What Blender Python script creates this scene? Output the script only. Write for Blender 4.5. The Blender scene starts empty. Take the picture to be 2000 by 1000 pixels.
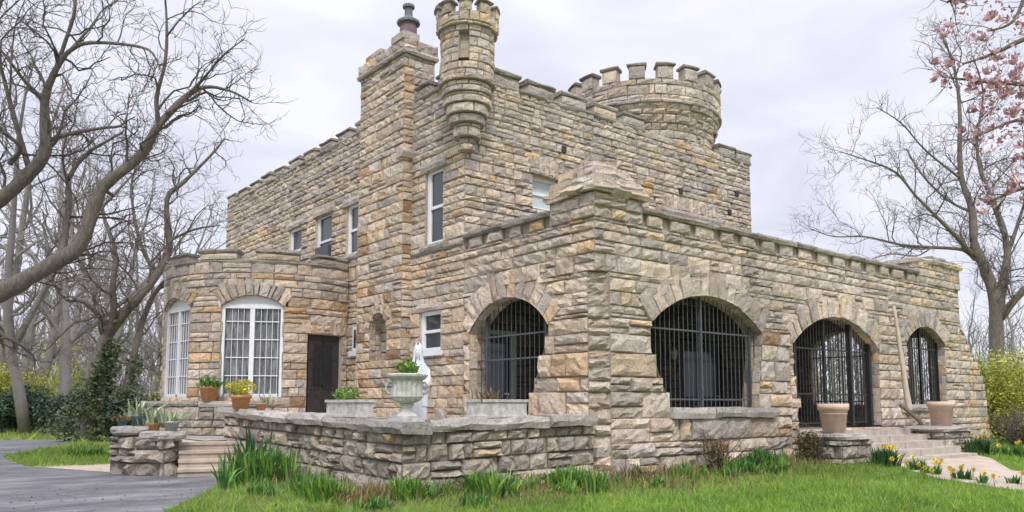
import bpy, math, random
import numpy as np
from mathutils import Vector
sin, cos, pi = math.sin, math.cos, math.pi
R_ = random.Random(7)

# ------------------------------------------------------------------ camera, world, sun
scene = bpy.context.scene
col = scene.collection
PITCH = math.atan(.1)
FOC, PX, PY = 1557., 1000., 634.
CAM = Vector((-10.28, -10.34, 1.5))
FW = Vector((.6269, .7791)).normalized()
RT = Vector((FW.y, -FW.x))
cd = bpy.data.cameras.new('camera')
cam = bpy.data.objects.new('camera', cd); col.objects.link(cam)
cd.sensor_width = 36.; cd.lens = 36. * FOC / 2000.
cd.shift_y = (PY - 500.) / 2000.
cd.clip_end = 3000.
cam.location = CAM
cam.rotation_euler = (pi / 2 + PITCH, 0, -math.atan2(FW.x, FW.y))
scene.camera = cam

SUN_EL, SUN_AZ = math.radians(48), math.atan2(-.55, -.83)
w = bpy.data.worlds.new('World'); scene.world = w; w.use_nodes = True
nt = w.node_tree; N = nt.nodes; L = nt.links; N.clear()
out = N.new('ShaderNodeOutputWorld')
sky = N.new('ShaderNodeTexSky'); sky.sky_type = 'NISHITA'; sky.sun_disc = False
sky.sun_elevation = SUN_EL; sky.sun_rotation = pi / 2 - math.atan2(-.83, -.55)
bg = N.new('ShaderNodeBackground'); bg.inputs['Strength'].default_value = .1
L.new(sky.outputs[0], bg.inputs['Color'])
tc = N.new('ShaderNodeTexCoord')
mp = N.new('ShaderNodeMapping'); mp.inputs['Scale'].default_value = (1.1, 3.2, 6.5); mp.inputs['Rotation'].default_value = (.12, .16, .5)
L.new(tc.outputs['Generated'], mp.inputs[0])
nz = N.new('ShaderNodeTexNoise'); nz.inputs['Scale'].default_value = 1.6; nz.inputs['Detail'].default_value = 6; nz.inputs['Roughness'].default_value = .5; nz.inputs['Distortion'].default_value = .5
L.new(mp.outputs[0], nz.inputs['Vector'])
cr = N.new('ShaderNodeValToRGB')
cr.color_ramp.elements[0].position = .3; cr.color_ramp.elements[0].color = (.575, .59, .69, 1)
cr.color_ramp.elements[1].position = .66; cr.color_ramp.elements[1].color = (.77, .775, .86, 1)
L.new(nz.outputs['Fac'], cr.inputs[0])
sp = N.new('ShaderNodeSeparateXYZ'); L.new(tc.outputs['Generated'], sp.inputs[0])
mr = N.new('ShaderNodeMapRange'); mr.inputs['From Min'].default_value = .42; mr.inputs['From Max'].default_value = 1.; mr.inputs['To Min'].default_value = .98; mr.inputs['To Max'].default_value = 2.7
L.new(sp.outputs['Z'], mr.inputs['Value'])
bc = N.new('ShaderNodeBackground'); L.new(cr.outputs[0], bc.inputs['Color']); L.new(mr.outputs[0], bc.inputs['Strength'])
mx = N.new('ShaderNodeMixShader'); mx.inputs[0].default_value = .92
L.new(bg.outputs[0], mx.inputs[1]); L.new(bc.outputs[0], mx.inputs[2]); L.new(mx.outputs[0], out.inputs[0])

sd = bpy.data.lights.new('sun', 'SUN'); sd.energy = 1.5; sd.angle = math.radians(11); sd.color = (1, .95, .87)
so = bpy.data.objects.new('sun', sd); col.objects.link(so)
sdir = Vector((-.55 * cos(SUN_EL), -.83 * cos(SUN_EL), sin(SUN_EL)))
so.rotation_euler = sdir.to_track_quat('Z', 'Y').to_euler()
so.location = (-10, -20, 30)
scene.view_settings.view_transform = 'Standard'
scene.view_settings.look = 'None'
scene.view_settings.gamma = 1
scene.view_settings.exposure = .42
scene.cycles.max_bounces = 6

def at(x, y, d):
    """the point that lies d metres ahead on the sight line of photo pixel (x, y); used to measure the place"""
    a, b = (x - PX) / FOC, (PY - y) / FOC
    f = cos(PITCH) - b * sin(PITCH); z = sin(PITCH) + b * cos(PITCH)
    t = d / f
    return Vector((CAM.x + FW.x * d + RT.x * a * t, CAM.y + FW.y * d + RT.y * a * t, CAM.z + z * t))

# ------------------------------------------------------------------ materials
def mat(name, rough=.8, base=(.5, .5, .5), metal=0.):
    m = bpy.data.materials.new(name); m.use_nodes = True
    b = m.node_tree.nodes['Principled BSDF']
    b.inputs['Base Color'].default_value = (*base, 1); b.inputs['Roughness'].default_value = rough; b.inputs['Metallic'].default_value = metal
    return m, m.node_tree.nodes, m.node_tree.links, b
def ramp(n, stops):
    r = n.new('ShaderNodeValToRGB'); e = r.color_ramp.elements
    while len(e) < len(stops): e.new(.5)
    for el, (p, c) in zip(e, stops): el.position = p; el.color = (*c, 1)
    return r
def mixc(n, l, mode, fac, a, b):
    m = n.new('ShaderNodeMix'); m.data_type = 'RGBA'; m.blend_type = mode
    for k, v in ((0, fac), (6, a), (7, b)):
        if hasattr(v, 'is_linked'): l.new(v, m.inputs[k])
        else: m.inputs[k].default_value = v if k == 0 else (*v, 1)
    return m.outputs[2]
def noise(n, l, scale, detail=4, rough=.55, vec=None, coord='Object'):
    t = n.new('ShaderNodeTexCoord'); x = n.new('ShaderNodeTexNoise')
    x.inputs['Scale'].default_value = scale; x.inputs['Detail'].default_value = detail; x.inputs['Roughness'].default_value = rough
    if vec:
        mpn = n.new('ShaderNodeMapping'); mpn.inputs['Scale'].default_value = vec; l.new(t.outputs[coord], mpn.inputs[0]); l.new(mpn.outputs[0], x.inputs['Vector'])
    else: l.new(t.outputs[coord], x.inputs['Vector'])
    return x.outputs['Fac']
def bump(n, l, b, h, strength=.5, dist=.02):
    k = n.new('ShaderNodeBump'); k.inputs['Strength'].default_value = strength; k.inputs['Distance'].default_value = dist
    l.new(h, k.inputs['Height']); l.new(k.outputs[0], b.inputs['Normal'])
def attr(n, l):
    a = n.new('ShaderNodeAttribute'); a.attribute_name = 'st'
    s = n.new('ShaderNodeSeparateColor'); l.new(a.outputs['Color'], s.inputs[0]); return s

def stone_mat(name, stops, mortar, stain=.5):
    m, n, l, b = mat(name, .92)
    s = attr(n, l)
    r = ramp(n, stops); l.new(s.outputs[0], r.inputs[0])
    vr = ramp(n, [(0, (.78, .78, .78)), (.5, (1, 1, 1)), (1, (1.22, 1.22, 1.22))]); l.new(s.outputs[1], vr.inputs[0])
    c = mixc(n, l, 'MULTIPLY', 1., r.outputs[0], vr.outputs[0])
    f1 = noise(n, l, 9, 6, .7)
    r1 = ramp(n, [(.28, (.68, .67, .66)), (.5, (1, 1, 1)), (.74, (1.22, 1.2, 1.16))]); l.new(f1, r1.inputs[0])
    c = mixc(n, l, 'MULTIPLY', .8, c, r1.outputs[0])
    f2 = noise(n, l, .55, 5, .6, (1, 1, .45))
    r2 = ramp(n, [(.36, (.72, .73, .75)), (.55, (1.03, 1.02, 1.0))]); l.new(f2, r2.inputs[0])
    c = mixc(n, l, 'MULTIPLY', stain, c, r2.outputs[0])
    f5 = noise(n, l, 2.2, 5, .6, (1, 1, .16)); r5 = ramp(n, [(.34, (.74, .73, .72)), (.5, (1, 1, 1)), (.7, (1.07, 1.06, 1.05))]); l.new(f5, r5.inputs[0])
    c = mixc(n, l, 'MULTIPLY', .7, c, r5.outputs[0])
    f4 = noise(n, l, 1.3, 4, .7); r4 = ramp(n, [(.62, (0, 0, 0)), (.76, (.5, .5, .5))]); l.new(f4, r4.inputs[0])
    c = mixc(n, l, 'MIX', r4.outputs[0], c, (.235, .235, .20))
    f3 = noise(n, l, 26, 5, .75)
    r3 = ramp(n, [(.36, (.5, .485, .46)), (.5, (1., 1., 1.)), (.66, (1.3, 1.29, 1.27))]); l.new(f3, r3.inputs[0])
    c = mixc(n, l, 'MULTIPLY', .75, c, r3.outputs[0])
    mr_ = n.new('ShaderNodeMapRange'); mr_.inputs['From Min'].default_value = .35; mr_.inputs['From Max'].default_value = .85
    l.new(s.outputs[2], mr_.inputs[0])
    c = mixc(n, l, 'MIX', mr_.outputs[0], c, mortar)
    l.new(c, b.inputs['Base Color'])
    bump(n, l, b, noise(n, l, 14, 9, .74), 1., .05)
    return m
STOPS = [(0, (.42, .38, .36)), (.2, (.51, .455, .42)), (.42, (.59, .51, .445)), (.58, (.655, .545, .435)), (.74, (.675, .53, .385)), (.88, (.665, .47, .295)), (.96, (.60, .38, .20)), (1., (.44, .28, .175))]
M = {}
M['stone'] = stone_mat('limestone', STOPS, (.35, .30, .25), .5)
M['cap'] = stone_mat('cap_stone', [(0, (.25, .225, .205)), (.5, (.36, .325, .285)), (1, (.43, .385, .325))], (.18, .16, .14), .8)
M['porchstone'] = stone_mat('shade_darkened_porch_stone', [(0, (.07, .065, .065)), (.5, (.12, .11, .10)), (1, (.17, .14, .11))], (.05, .047, .045), .7)  # limestone coloured much darker, standing in for the shade under the porch roof
M['slab'] = stone_mat('coping_stone', [(0, (.36, .335, .32)), (.5, (.46, .43, .40)), (1, (.54, .50, .455))], (.2, .18, .16), .7)
M['rubble'] = stone_mat('weathered_rubble', [(0, (.28, .25, .225)), (.3, (.43, .385, .335)), (.6, (.54, .47, .39)), (.85, (.57, .465, .34)), (1, (.52, .37, .22))], (.21, .175, .14), .7)

def plain(name, c, rough=.6, var=.25, scale=6, bmp=0., metal=0., stops=None, vec=None):
    m, n, l, b = mat(name, rough, c, metal)
    f = noise(n, l, scale, 6, .65, vec)
    r = ramp(n, [(.3, tuple(x * (1 - var) for x in c)), (.7, tuple(min(1, x * (1 + var)) for x in c))] if not stops else stops)
    l.new(f, r.inputs[0]); l.new(r.outputs[0], b.inputs['Base Color'])
    if bmp: bump(n, l, b, noise(n, l, scale * 4, 6, .7, vec), bmp, .02)
    return m
M['white'] = plain('white_paint', (.78, .79, .82), .45, .07, 5)
M['glass'] = mat('window_glass', .06, (.045, .055, .065))[0]; M['glass'].node_tree.nodes['Principled BSDF'].inputs['IOR'].default_value = 1.6
M['curtained'] = plain('curtained_glass', (.2, .2, .2), .12, .3, 3, 0, 0, [(.36, (.05, .055, .06)), (.5, (.13, .135, .145)), (.62, (.25, .255, .27))], (3.2, 3.2, .5))
M['blind'] = plain('pale_blind', (.52, .58, .60), .5, .08, 8)
M['iron'] = plain('black_iron', (.022, .024, .028), .5, .3, 12)
M['greyiron'] = plain('grey_iron', (.075, .082, .095), .45, .3, 12)
M['door'] = plain('dark_door', (.045, .04, .042), .5, .35, 9, .2)
M['bluedoor'] = plain('blue_black_door', (.032, .038, .055), .45, .25, 6)
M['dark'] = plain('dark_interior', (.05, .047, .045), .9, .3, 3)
M['roof'] = plain('flat_roof', (.07, .07, .07), .9, .3, 3)
M['terra'] = plain('terracotta', (.50, .25, .115), .85, .25, 10, .3)
M['pinkterra'] = plain('pale_terracotta', (.68, .50, .41), .85, .15, 8, .3)
M['soil'] = plain('soil', (.05, .035, .025), .95, .4, 20, .5)
M['concrete'] = plain('cast_stone', (.50, .48, .455), .85, .38, 11, .6)
M['urn'] = plain('weathered_urn_stone', (.50, .49, .47), .8, .3, 9, .4)
M['statue'] = plain('painted_white_statue', (.74, .75, .78), .6, .06, 6)
M['blueveil'] = plain('pale_blue_veil', (.62, .68, .76), .6, .06, 6)
M['copper'] = plain('verdigris_metal', (.12, .145, .155), .5, .35, 10)
M['purple'] = plain('plum_clay_flue', (.20, .135, .155), .8, .3, 8, .2)
M['greenpot'] = plain('blue_green_glaze', (.10, .18, .17), .35, .3, 8)
M['greyblue'] = plain('grey_blue_glaze', (.33, .38, .38), .5, .2, 8)
M['pole'] = plain('bleached_wood', (.50, .43, .34), .85, .25, 7, .4, vec=(6, 6, .6))
M['bark'] = plain('grey_bark', (.16, .135, .115), .95, .4, 7, 1., stops=[(.25, (.085, .072, .062)), (.5, (.165, .14, .12)), (.75, (.26, .235, .205))], vec=(3, 3, .7))
M['twig'] = plain('grey_twigs', (.12, .10, .092), .95, .25, 3)
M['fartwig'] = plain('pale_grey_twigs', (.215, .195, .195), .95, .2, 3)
M['lamp'] = plain('frosted_lamp_glass', (.5, .48, .42), .4, .1, 6)
def leaf_mat(name, stops, trans=.25, rough=.6):
    m, n, l, b = mat(name, rough)
    s = attr(n, l); r = ramp(n, stops); l.new(s.outputs[0], r.inputs[0])
    vr = ramp(n, [(0, (.5, .5, .5)), (1, (1.4, 1.4, 1.4))]); l.new(s.outputs[1], vr.inputs[0])
    c = mixc(n, l, 'MULTIPLY', 1., r.outputs[0], vr.outputs[0])
    l.new(c, b.inputs['Base Color'])
    t = n.new('ShaderNodeBsdfTranslucent'); l.new(c, t.inputs[0])
    x = n.new('ShaderNodeMixShader'); x.inputs[0].default_value = trans
    l.new(b.outputs[0], x.inputs[1]); l.new(t.outputs[0], x.inputs[2]); l.new(x.outputs[0], n['Material Output'].inputs[0])
    return m
M['grass'] = leaf_mat('lawn_blades', [(0, (.34, .27, .14)), (.2, (.27, .27, .10)), (.36, (.20, .33, .05)), (.65, (.19, .38, .045)), (1, (.34, .50, .075))], .3)
M['strap'] = leaf_mat('strap_leaves', [(0, (.05, .11, .045)), (.4, (.075, .19, .05)), (.75, (.14, .30, .045)), (1, (.28, .42, .08))], .25, .45)
M['leafgreen'] = leaf_mat('bright_leaves', [(0, (.08, .17, .03)), (.5, (.17, .31, .05)), (1, (.30, .42, .09))])
M['leafyellow'] = leaf_mat('yellow_leaves', [(0, (.24, .30, .03)), (.5, (.52, .49, .035)), (1, (.70, .58, .05))])
M['leafdark'] = leaf_mat('evergreen_leaves', [(0, (.018, .042, .028)), (.5, (.038, .075, .042)), (1, (.075, .13, .055))], .1, .5)
M['ivy'] = leaf_mat('ivy_leaves', [(0, (.05, .075, .035)), (.5, (.10, .135, .06)), (1, (.18, .20, .09))], .2, .5)
M['leafspring'] = leaf_mat('spring_shrub_leaves', [(0, (.24, .26, .06)), (.5, (.42, .46, .09)), (1, (.60, .60, .15))], .35)
M['leafbrown'] = leaf_mat('brown_leaves', [(0, (.10, .06, .03)), (.5, (.21, .14, .07)), (.8, (.33, .23, .11)), (1, (.22, .24, .08))], .2)
M['leafrusset'] = leaf_mat('russet_leaves', [(0, (.09, .075, .035)), (.5, (.15, .125, .055)), (1, (.22, .13, .065))], .2)
M['petal'] = leaf_mat('daffodil_petals', [(0, (.75, .52, .03)), (1, (.88, .72, .08))], .3)
M['pink'] = leaf_mat('magnolia_petals', [(0, (.42, .20, .27)), (.5, (.66, .42, .47)), (1, (.82, .68, .69))], .35)
M['succulent'] = leaf_mat('agave_leaves', [(0, (.16, .22, .13)), (.5, (.30, .36, .22)), (1, (.45, .47, .28))], .15, .5)

def ground_mat():
    m, n, l, b = mat('lawn_soil', .95)
    r = ramp(n, [(.3, (.13, .19, .04)), (.5, (.20, .27, .06)), (.7, (.28, .27, .11))]); l.new(noise(n, l, .7, 7, .65), r.inputs[0])
    l.new(r.outputs[0], b.inputs['Base Color']); bump(n, l, b, noise(n, l, 14, 6, .7), .8, .05); return m
M['ground'] = ground_mat()
def asphalt():
    m, n, l, b = mat('worn_asphalt', .75)
    r = ramp(n, [(.34, (.065, .065, .075)), (.47, (.115, .115, .127)), (.58, (.19, .188, .197)), (.72, (.36, .35, .34))]); l.new(noise(n, l, .9, 9, .74, (.55, 1.5, 1)), r.inputs[0])
    r2 = ramp(n, [(.3, (.72, .72, .74)), (.7, (1.25, 1.24, 1.22))]); l.new(noise(n, l, 26, 5, .75), r2.inputs[0])
    c_ = mixc(n, l, 'MULTIPLY', .9, r.outputs[0], r2.outputs[0])
    t = n.new('ShaderNodeTexCoord'); wv = n.new('ShaderNodeTexNoise'); wv.inputs['Scale'].default_value = 1.4; wv.inputs['Detail'].default_value = 5; l.new(t.outputs['Object'], wv.inputs['Vector'])
    ad = n.new('ShaderNodeMix'); ad.data_type = 'RGBA'; ad.blend_type = 'LINEAR_LIGHT'; ad.inputs[0].default_value = .5; l.new(t.outputs['Object'], ad.inputs[6]); l.new(wv.outputs['Color'], ad.inputs[7])
    vo = n.new('ShaderNodeTexVoronoi'); vo.feature = 'DISTANCE_TO_EDGE'; vo.inputs['Scale'].default_value = .38; l.new(ad.outputs[2], vo.inputs['Vector'])
    rc = ramp(n, [(.0, (.5, .5, .5)), (.004, (.6, .6, .6)), (.012, (1, 1, 1))]); l.new(vo.outputs['Distance'], rc.inputs[0])
    c_ = mixc(n, l, 'MULTIPLY', .85, c_, rc.outputs[0])
    l.new(c_, b.inputs['Base Color'])
    bump(n, l, b, noise(n, l, 60, 4, .7), .5, .015); return m
M['asphalt'] = asphalt()
M['path'] = plain('flagstone_path', (.47, .39, .31), .9, .25, 3.5, .4)
M['step'] = plain('worn_step_stone', (.44, .385, .33), .9, .22, 4, .4)

# ------------------------------------------------------------------ mesh helpers
class MB:
    def __init__(s): s.v = []; s.f = []; s.c = []
    def vert(s, p, c=(.5, .5, 0)): s.v.append((p[0], p[1], p[2])); s.c.append((c[0], c[1], c[2], 1.)); return len(s.v) - 1
    def quadv(s, ps, c=(.5, .5, 0)): s.f.append(tuple(s.vert(p, c) for p in ps))
    def box(s, o, ax, ay, az, c=(.5, .5, 0)):
        """o corner, three edge vectors"""
        o, ax, ay, az = map(Vector, (o, ax, ay, az))
        i = [s.vert(o + ax * x + ay * y + az * z, c) for z in (0, 1) for y in (0, 1) for x in (0, 1)]
        for q in ((0, 2, 3, 1), (4, 5, 7, 6), (0, 1, 5, 4), (2, 6, 7, 3), (0, 4, 6, 2), (1, 3, 7, 5)): s.f.append(tuple(i[k] for k in q))
    def cbox(s, c, h, col_=(.5, .5, 0)): s.box((c[0] - h[0], c[1] - h[1], c[2] - h[2]), (2 * h[0], 0, 0), (0, 2 * h[1], 0), (0, 0, 2 * h[2]), col_)
    def tube(s, pts, rad, n=5, c=(.5, .5, 0), cap=True, jit=0.):
        prev = None; up = Vector((.13, .21, .97))
        for k, p in enumerate(pts):
            p = Vector(p)
            d = Vector(pts[min(k + 1, len(pts) - 1)]) - Vector(pts[max(k - 1, 0)])
            if d.length < 1e-9: d = Vector((0, 0, 1))
            d.normalize(); u = d.cross(up)
            if u.length < .05: u = d.cross(Vector((1, .1, 0)))
            u.normalize(); q = d.cross(u); r = rad[k]
            ring = [s.vert(p + (u * cos(2 * pi * a / n) + q * sin(2 * pi * a / n)) * (r * (1 + (R_.uniform(-jit, jit) if jit else 0))), c) for a in range(n)]
            if prev:
                for a in range(n): s.f.append((prev[a], prev[(a + 1) % n], ring[(a + 1) % n], ring[a]))
            elif cap and n > 3: s.f.append(tuple(reversed(ring)))
            prev = ring
        if cap and n > 3: s.f.append(tuple(prev))
    def lathe(s, c, prof, n=24, flute=0., nf=16, col_=(.5, .5, 0), sq=(1, 1)):
        prev = None
        for r, z in prof:
            fl = flute if not isinstance(r, tuple) else r[1]; rr = r[0] if isinstance(r, tuple) else r
            ring = [s.vert((c[0] + sq[0] * rr * (1 + (fl * cos(nf * 2 * pi * a / n) if isinstance(r, tuple) else 0)) * cos(2 * pi * a / n), c[1] + sq[1] * rr * (1 + (fl * cos(nf * 2 * pi * a / n) if isinstance(r, tuple) else 0)) * sin(2 * pi * a / n), c[2] + z), col_) for a in range(n)]
            if prev:
                for a in range(n): s.f.append((prev[a], prev[(a + 1) % n], ring[(a + 1) % n], ring[a]))
            prev = ring
    def build(s, name, m, parent=None, smooth=False):
        if parent:
            d = Vector((0, 0, 0)); q = parent
            while q: d += q.location; q = q.parent
        else:
            a = np.array(s.v); d = Vector((float(a[:, 0].min() + a[:, 0].max()) / 2, float(a[:, 1].min() + a[:, 1].max()) / 2, float(a[:, 2].min())))
        me = bpy.data.meshes.new(name); me.from_pydata([(x - d.x, y - d.y, z - d.z) for x, y, z in s.v], [], s.f)
        a = me.color_attributes.new('st', 'FLOAT_COLOR', 'POINT')
        if s.c: a.data.foreach_set('color', np.array(s.c, dtype=np.float32).ravel())
        if smooth: me.polygons.foreach_set('use_smooth', [True] * len(me.polygons))
        me.materials.append(M[m] if isinstance(m, str) else m); me.update()
        o = bpy.data.objects.new(name, me); col.objects.link(o)
        if parent: o.parent = parent
        else: o.location = d
        return o
def tag(o, label=None, cat=None, group=None, kind=None):
    for k, v in (('label', label), ('category', cat), ('group', group), ('kind', kind)):
        if v: o[k] = v
    return o
def thing(name, label, cat, loc=(0, 0, 0), group=None):
    o = bpy.data.objects.new(name, None); col.objects.link(o); o.location = loc; o.empty_display_size = .3
    return tag(o, label, cat, group)
# wall frames: (s along the wall, z up, d outwards) -> point
def flat(o, t, n):
    o, t, n = Vector(o), Vector(t), Vector(n)
    return lambda s, z, d: (o.x + t.x * s + n.x * d, o.y + t.y * s + n.y * d, o.z + z)
def round_(cx, cy, r, a0=0., sg=1):
    rf = r if callable(r) else (lambda z: r)
    r0 = rf(5)
    def f(s, z, d):
        a = a0 + sg * s / r0; q = rf(z) + d
        return (cx + q * cos(a), cy + q * sin(a), z)
    return f

def cell(mb, F, a0, a1, b0, b1, rng, j=.016, deep=.036, rel=.035, warm=.5, off=0., e=(0, 0, 0, 0), sub=.13, val=None):
    Lx, H = a1 - a0, b1 - b0
    if Lx < .02 or H < .015: return
    hue = min(1, max(0, rng.gauss(warm, .15))); 
    if rng.random() < .05: hue = min(1, hue + .3)
    v = rng.random() if val is None else val
    base = off + rng.uniform(-.5, .8) * rel
    jx, jz = min(j, Lx * .25), min(j, H * .25)
    nx = max(1, min(6, int(Lx / sub + .5))); nz_ = 1 if H < .12 else (2 if H < .24 else (3 if H < .38 else 4))
    xs = [0, jx] + [Lx * k / nx for k in range(1, nx)] + [Lx - jx, Lx]
    zs = [0, jz] + [H * k / nz_ for k in range(1, nz_)] + [H - jz, H]
    idx = []
    X, Z = len(xs), len(zs)
    tl = rng.uniform(-.5, .5) * rel; tb = rng.uniform(-.5, .5) * rel
    for iz, z in enumerate(zs):
        for ix, x in enumerate(xs):
            edge = ix in (0, X - 1) or iz in (0, Z - 1)
            if edge:
                d = off - deep
                if (ix == 0 and e[0]) or (ix == X - 1 and e[1]) or (iz == 0 and e[2]) or (iz == Z - 1 and e[3]): d = off
                idx.append(mb.vert(F(a0 + x, b0 + z, d), (hue, v, 1)))
            else:
                ring = ix in (1, X - 2) or iz in (1, Z - 2)
                d = base + (0 if ring else rel * .5) + rng.uniform(-.45, .45) * rel + tl * (x / Lx - .5) + tb * (z / H - .5)
                dx = rng.uniform(0, jx * 1.1) * (1 if ix == 1 else -1) if ix in (1, X - 2) else rng.uniform(-.25, .25) * Lx / nx
                dz = rng.uniform(0, jz * 1.1) * (1 if iz == 1 else -1) if iz in (1, Z - 2) else rng.uniform(-.25, .25) * H / nz_
                idx.append(mb.vert(F(a0 + x + dx, b0 + z + dz, d), (hue, v, 0)))
    for iz in range(Z - 1):
        for ix in range(X - 1):
            k = iz * X + ix; mb.f.append((idx[k], idx[k + 1], idx[k + X + 1], idx[k + X]))

_cr = random.Random(3)
def table(lo, hi, rng):
    z = -1.; t = [z]
    while z < 13.5: z += rng.uniform(lo, hi); t.append(z)
    return t
FINE, BIG = table(.15, .31, _cr), table(.26, .5, _cr)

def panel(mb, F, s0, s1, z0, z1, holes=(), rng=None, courses=FINE, lmin=.22, lmax=.7, warm=.5, rel=.035, breaks=(), e0=1, e1=1, top=0, j=.014, deep=.036, off=0.):
    """courses of rock-faced stones, laid round the holes"""
    rng = rng or R_
    t = [z0] + [c for c in courses if z0 + .06 < c < z1 - .06] + [z1]
    for b in breaks:
        if z0 < b < z1:
            k = min(range(1, len(t) - 1), key=lambda i: abs(t[i] - b)) if len(t) > 2 else 0
            if k: t[k] = b
    t = sorted(set(t))
    for b0, b1 in zip(t, t[1:]):
        zm = (b0 + b1) / 2
        iv = [(s0, s1, e0, e1)]
        for h in holes:
            g = h(zm)
            if not g: continue
            nv = []
            for a, b, x, y in iv:
                if g[1] <= a or g[0] >= b: nv.append((a, b, x, y)); continue
                if g[0] > a: nv.append((a, g[0], x, 1))
                if g[1] < b: nv.append((g[1], b, 1, y))
            iv = nv
        H = b1 - b0
        wm = warm(zm) if callable(warm) else warm
        for a, b, x, y in iv:
            p = a
            while p < b - 1e-6:
                ln = rng.uniform(lmin, lmax) * (.62 + H * 1.5)
                if rng.random() < .12: ln *= .5
                q = p + ln
                if b - q < lmin * .6: q = b
                ee = (x if p == a else 0, y if q >= b - 1e-6 else 0)
                if H > .22 and rng.random() < .22:
                    zz = b0 + H * rng.uniform(.38, .62)
                    cell(mb, F, p, q, b0, zz, rng, j, deep, rel, wm, off, (*ee, 0, 0)); cell(mb, F, p, q, zz, b1, rng, j, deep, rel, wm, off, (*ee, 0, top and b1 == z1))
                else: cell(mb, F, p, q, b0, b1, rng, j, deep, rel, wm, off, (*ee, 0, top and b1 == z1))
                p = q

def rough(mb, F, a0, a1, b0, b1, d0, d1, rng, step=.8, jit=.012, warm=.5, gap=.008):
    """a row of separate rough slabs"""
    n = max(1, round((a1 - a0) / step)); cuts = [a0] + [a0 + (a1 - a0) * (k + rng.uniform(-.18, .18)) / n for k in range(1, n)] + [a1]
    for p, q in zip(cuts, cuts[1:]):
        p2, q2 = p + gap, q - gap; m = max(2, int((q - p) / .22))
        c = (min(1, max(0, rng.gauss(warm, .2))), rng.random(), 0)
        dz, dd = rng.uniform(-jit, jit), rng.uniform(-jit, jit)
        prev = None
        for k in range(m + 1):
            s = p2 + (q2 - p2) * k / m
            J = lambda: rng.uniform(-jit, jit)
            mid = (b0 + b1) / 2
            ring = [mb.vert(F(s, b0 + J(), d0), c), mb.vert(F(s, b0 + J() + dz, d1 - jit + J() + dd), c), mb.vert(F(s, mid + J(), d1 + J() + dd + jit), c), mb.vert(F(s, b1 + J() + dz, d1 - jit + J() + dd), c), mb.vert(F(s, b1 + J() + dz, d0), c)]
            if prev:
                for i in range(5): mb.f.append((prev[i], prev[(i + 1) % 5], ring[(i + 1) % 5], ring[i]))
            else: mb.f.append(tuple(reversed(ring)))
            prev = ring
        mb.f.append(tuple(prev))

class Arch:
    """segmental or round arched opening; left(z), right(z) give the jambs below the springing"""
    def __init__(s, a, b, zb, zs, za, t=.42, aL=None, bL=None):
        s.a, s.b, s.zb, s.zs, s.za, s.t = a, b, zb, zs, za, t
        s.aL, s.bL = aL or (lambda z: a), bL or (lambda z: b)
        w_, h = (b - a) / 2, za - zs
        s.r = (w_ * w_ + h * h) / (2 * h); s.c = (a + b) / 2; s.zc = za - s.r
        s.ang = math.asin(min(1, w_ / s.r))
        if h > w_: s.ang = pi - s.ang
    def hole(s, z):
        if z < s.zb: return None
        g = s.r + .55 * s.t; h2 = g * g - (z - s.zc) ** 2
        if z < s.zs: 
            return (s.aL(z), s.bL(z))
        if h2 <= 0: return None
        h = min(math.sqrt(h2), max((s.b - s.a) / 2, (z - s.zc) * math.tan(s.ang)) if s.ang < 1.5 else (s.b - s.a) / 2 + .55 * s.t); return (s.c - h, s.c + h)
    def outline(s, n=16):
        p = [(s.aL(s.zb + (s.zs - s.zb) * k / 6), s.zb + (s.zs - s.zb) * k / 6) for k in range(7)]
        p += [(s.c + s.r * sin(-s.ang + 2 * s.ang * k / n), s.zc + s.r * cos(-s.ang + 2 * s.ang * k / n)) for k in range(1, n)]
        p += [(s.bL(s.zs + (s.zb - s.zs) * k / 6), s.zs + (s.zb - s.zs) * k / 6) for k in range(7)]
        return p
    def voussoirs(s, mb, F, rng, w_=.24, warm=.45, off=.02, rel=.035):
        n = max(5, int(2 * s.ang * (s.r + s.t / 2) / w_)); Fp = lambda x, y, d: F(s.c + (s.r + y) * sin(x), s.zc + (s.r + y) * cos(x), d)
        cuts = [-s.ang + 2 * s.ang * (k + (rng.uniform(-.2, .2) if 0 < k < n else 0)) / n for k in range(n + 1)]
        for p, q in zip(cuts, cuts[1:]):
            tt = s.t * rng.uniform(.8, 1.3)
            R = s.r + s.t / 2
            Fq = lambda x, y, d: Fp(x / R, y, d)
            cell(mb, Fq, p * R, q * R, 0, tt, rng, .014, .08, rel, warm, off, (0, 0, 1, 0))
    def reveal(s, mb, F, rng, depth=.45, warm=.4):
        p = s.outline()
        for (x0, z0), (x1, z1) in zip(p, p[1:]):
            ln = math.hypot(x1 - x0, z1 - z0)
            if ln < .01: continue
            nx, nz_ = (z1 - z0) / ln, -(x1 - x0) / ln       # into the opening
            Fr = lambda a, b, d: F(x0 + (x1 - x0) * a / ln + nx * d, z0 + (z1 - z0) * a / ln + nz_ * d, .0 - b)
            cell(mb, Fr, 0, ln, 0, depth * .5, rng, .012, .015, .02, warm, 0, (1, 1, 1, 0)); cell(mb, Fr, 0, ln, depth * .5, depth, rng, .012, .015, .02, warm, 0, (1, 1, 0, 0))

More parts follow.
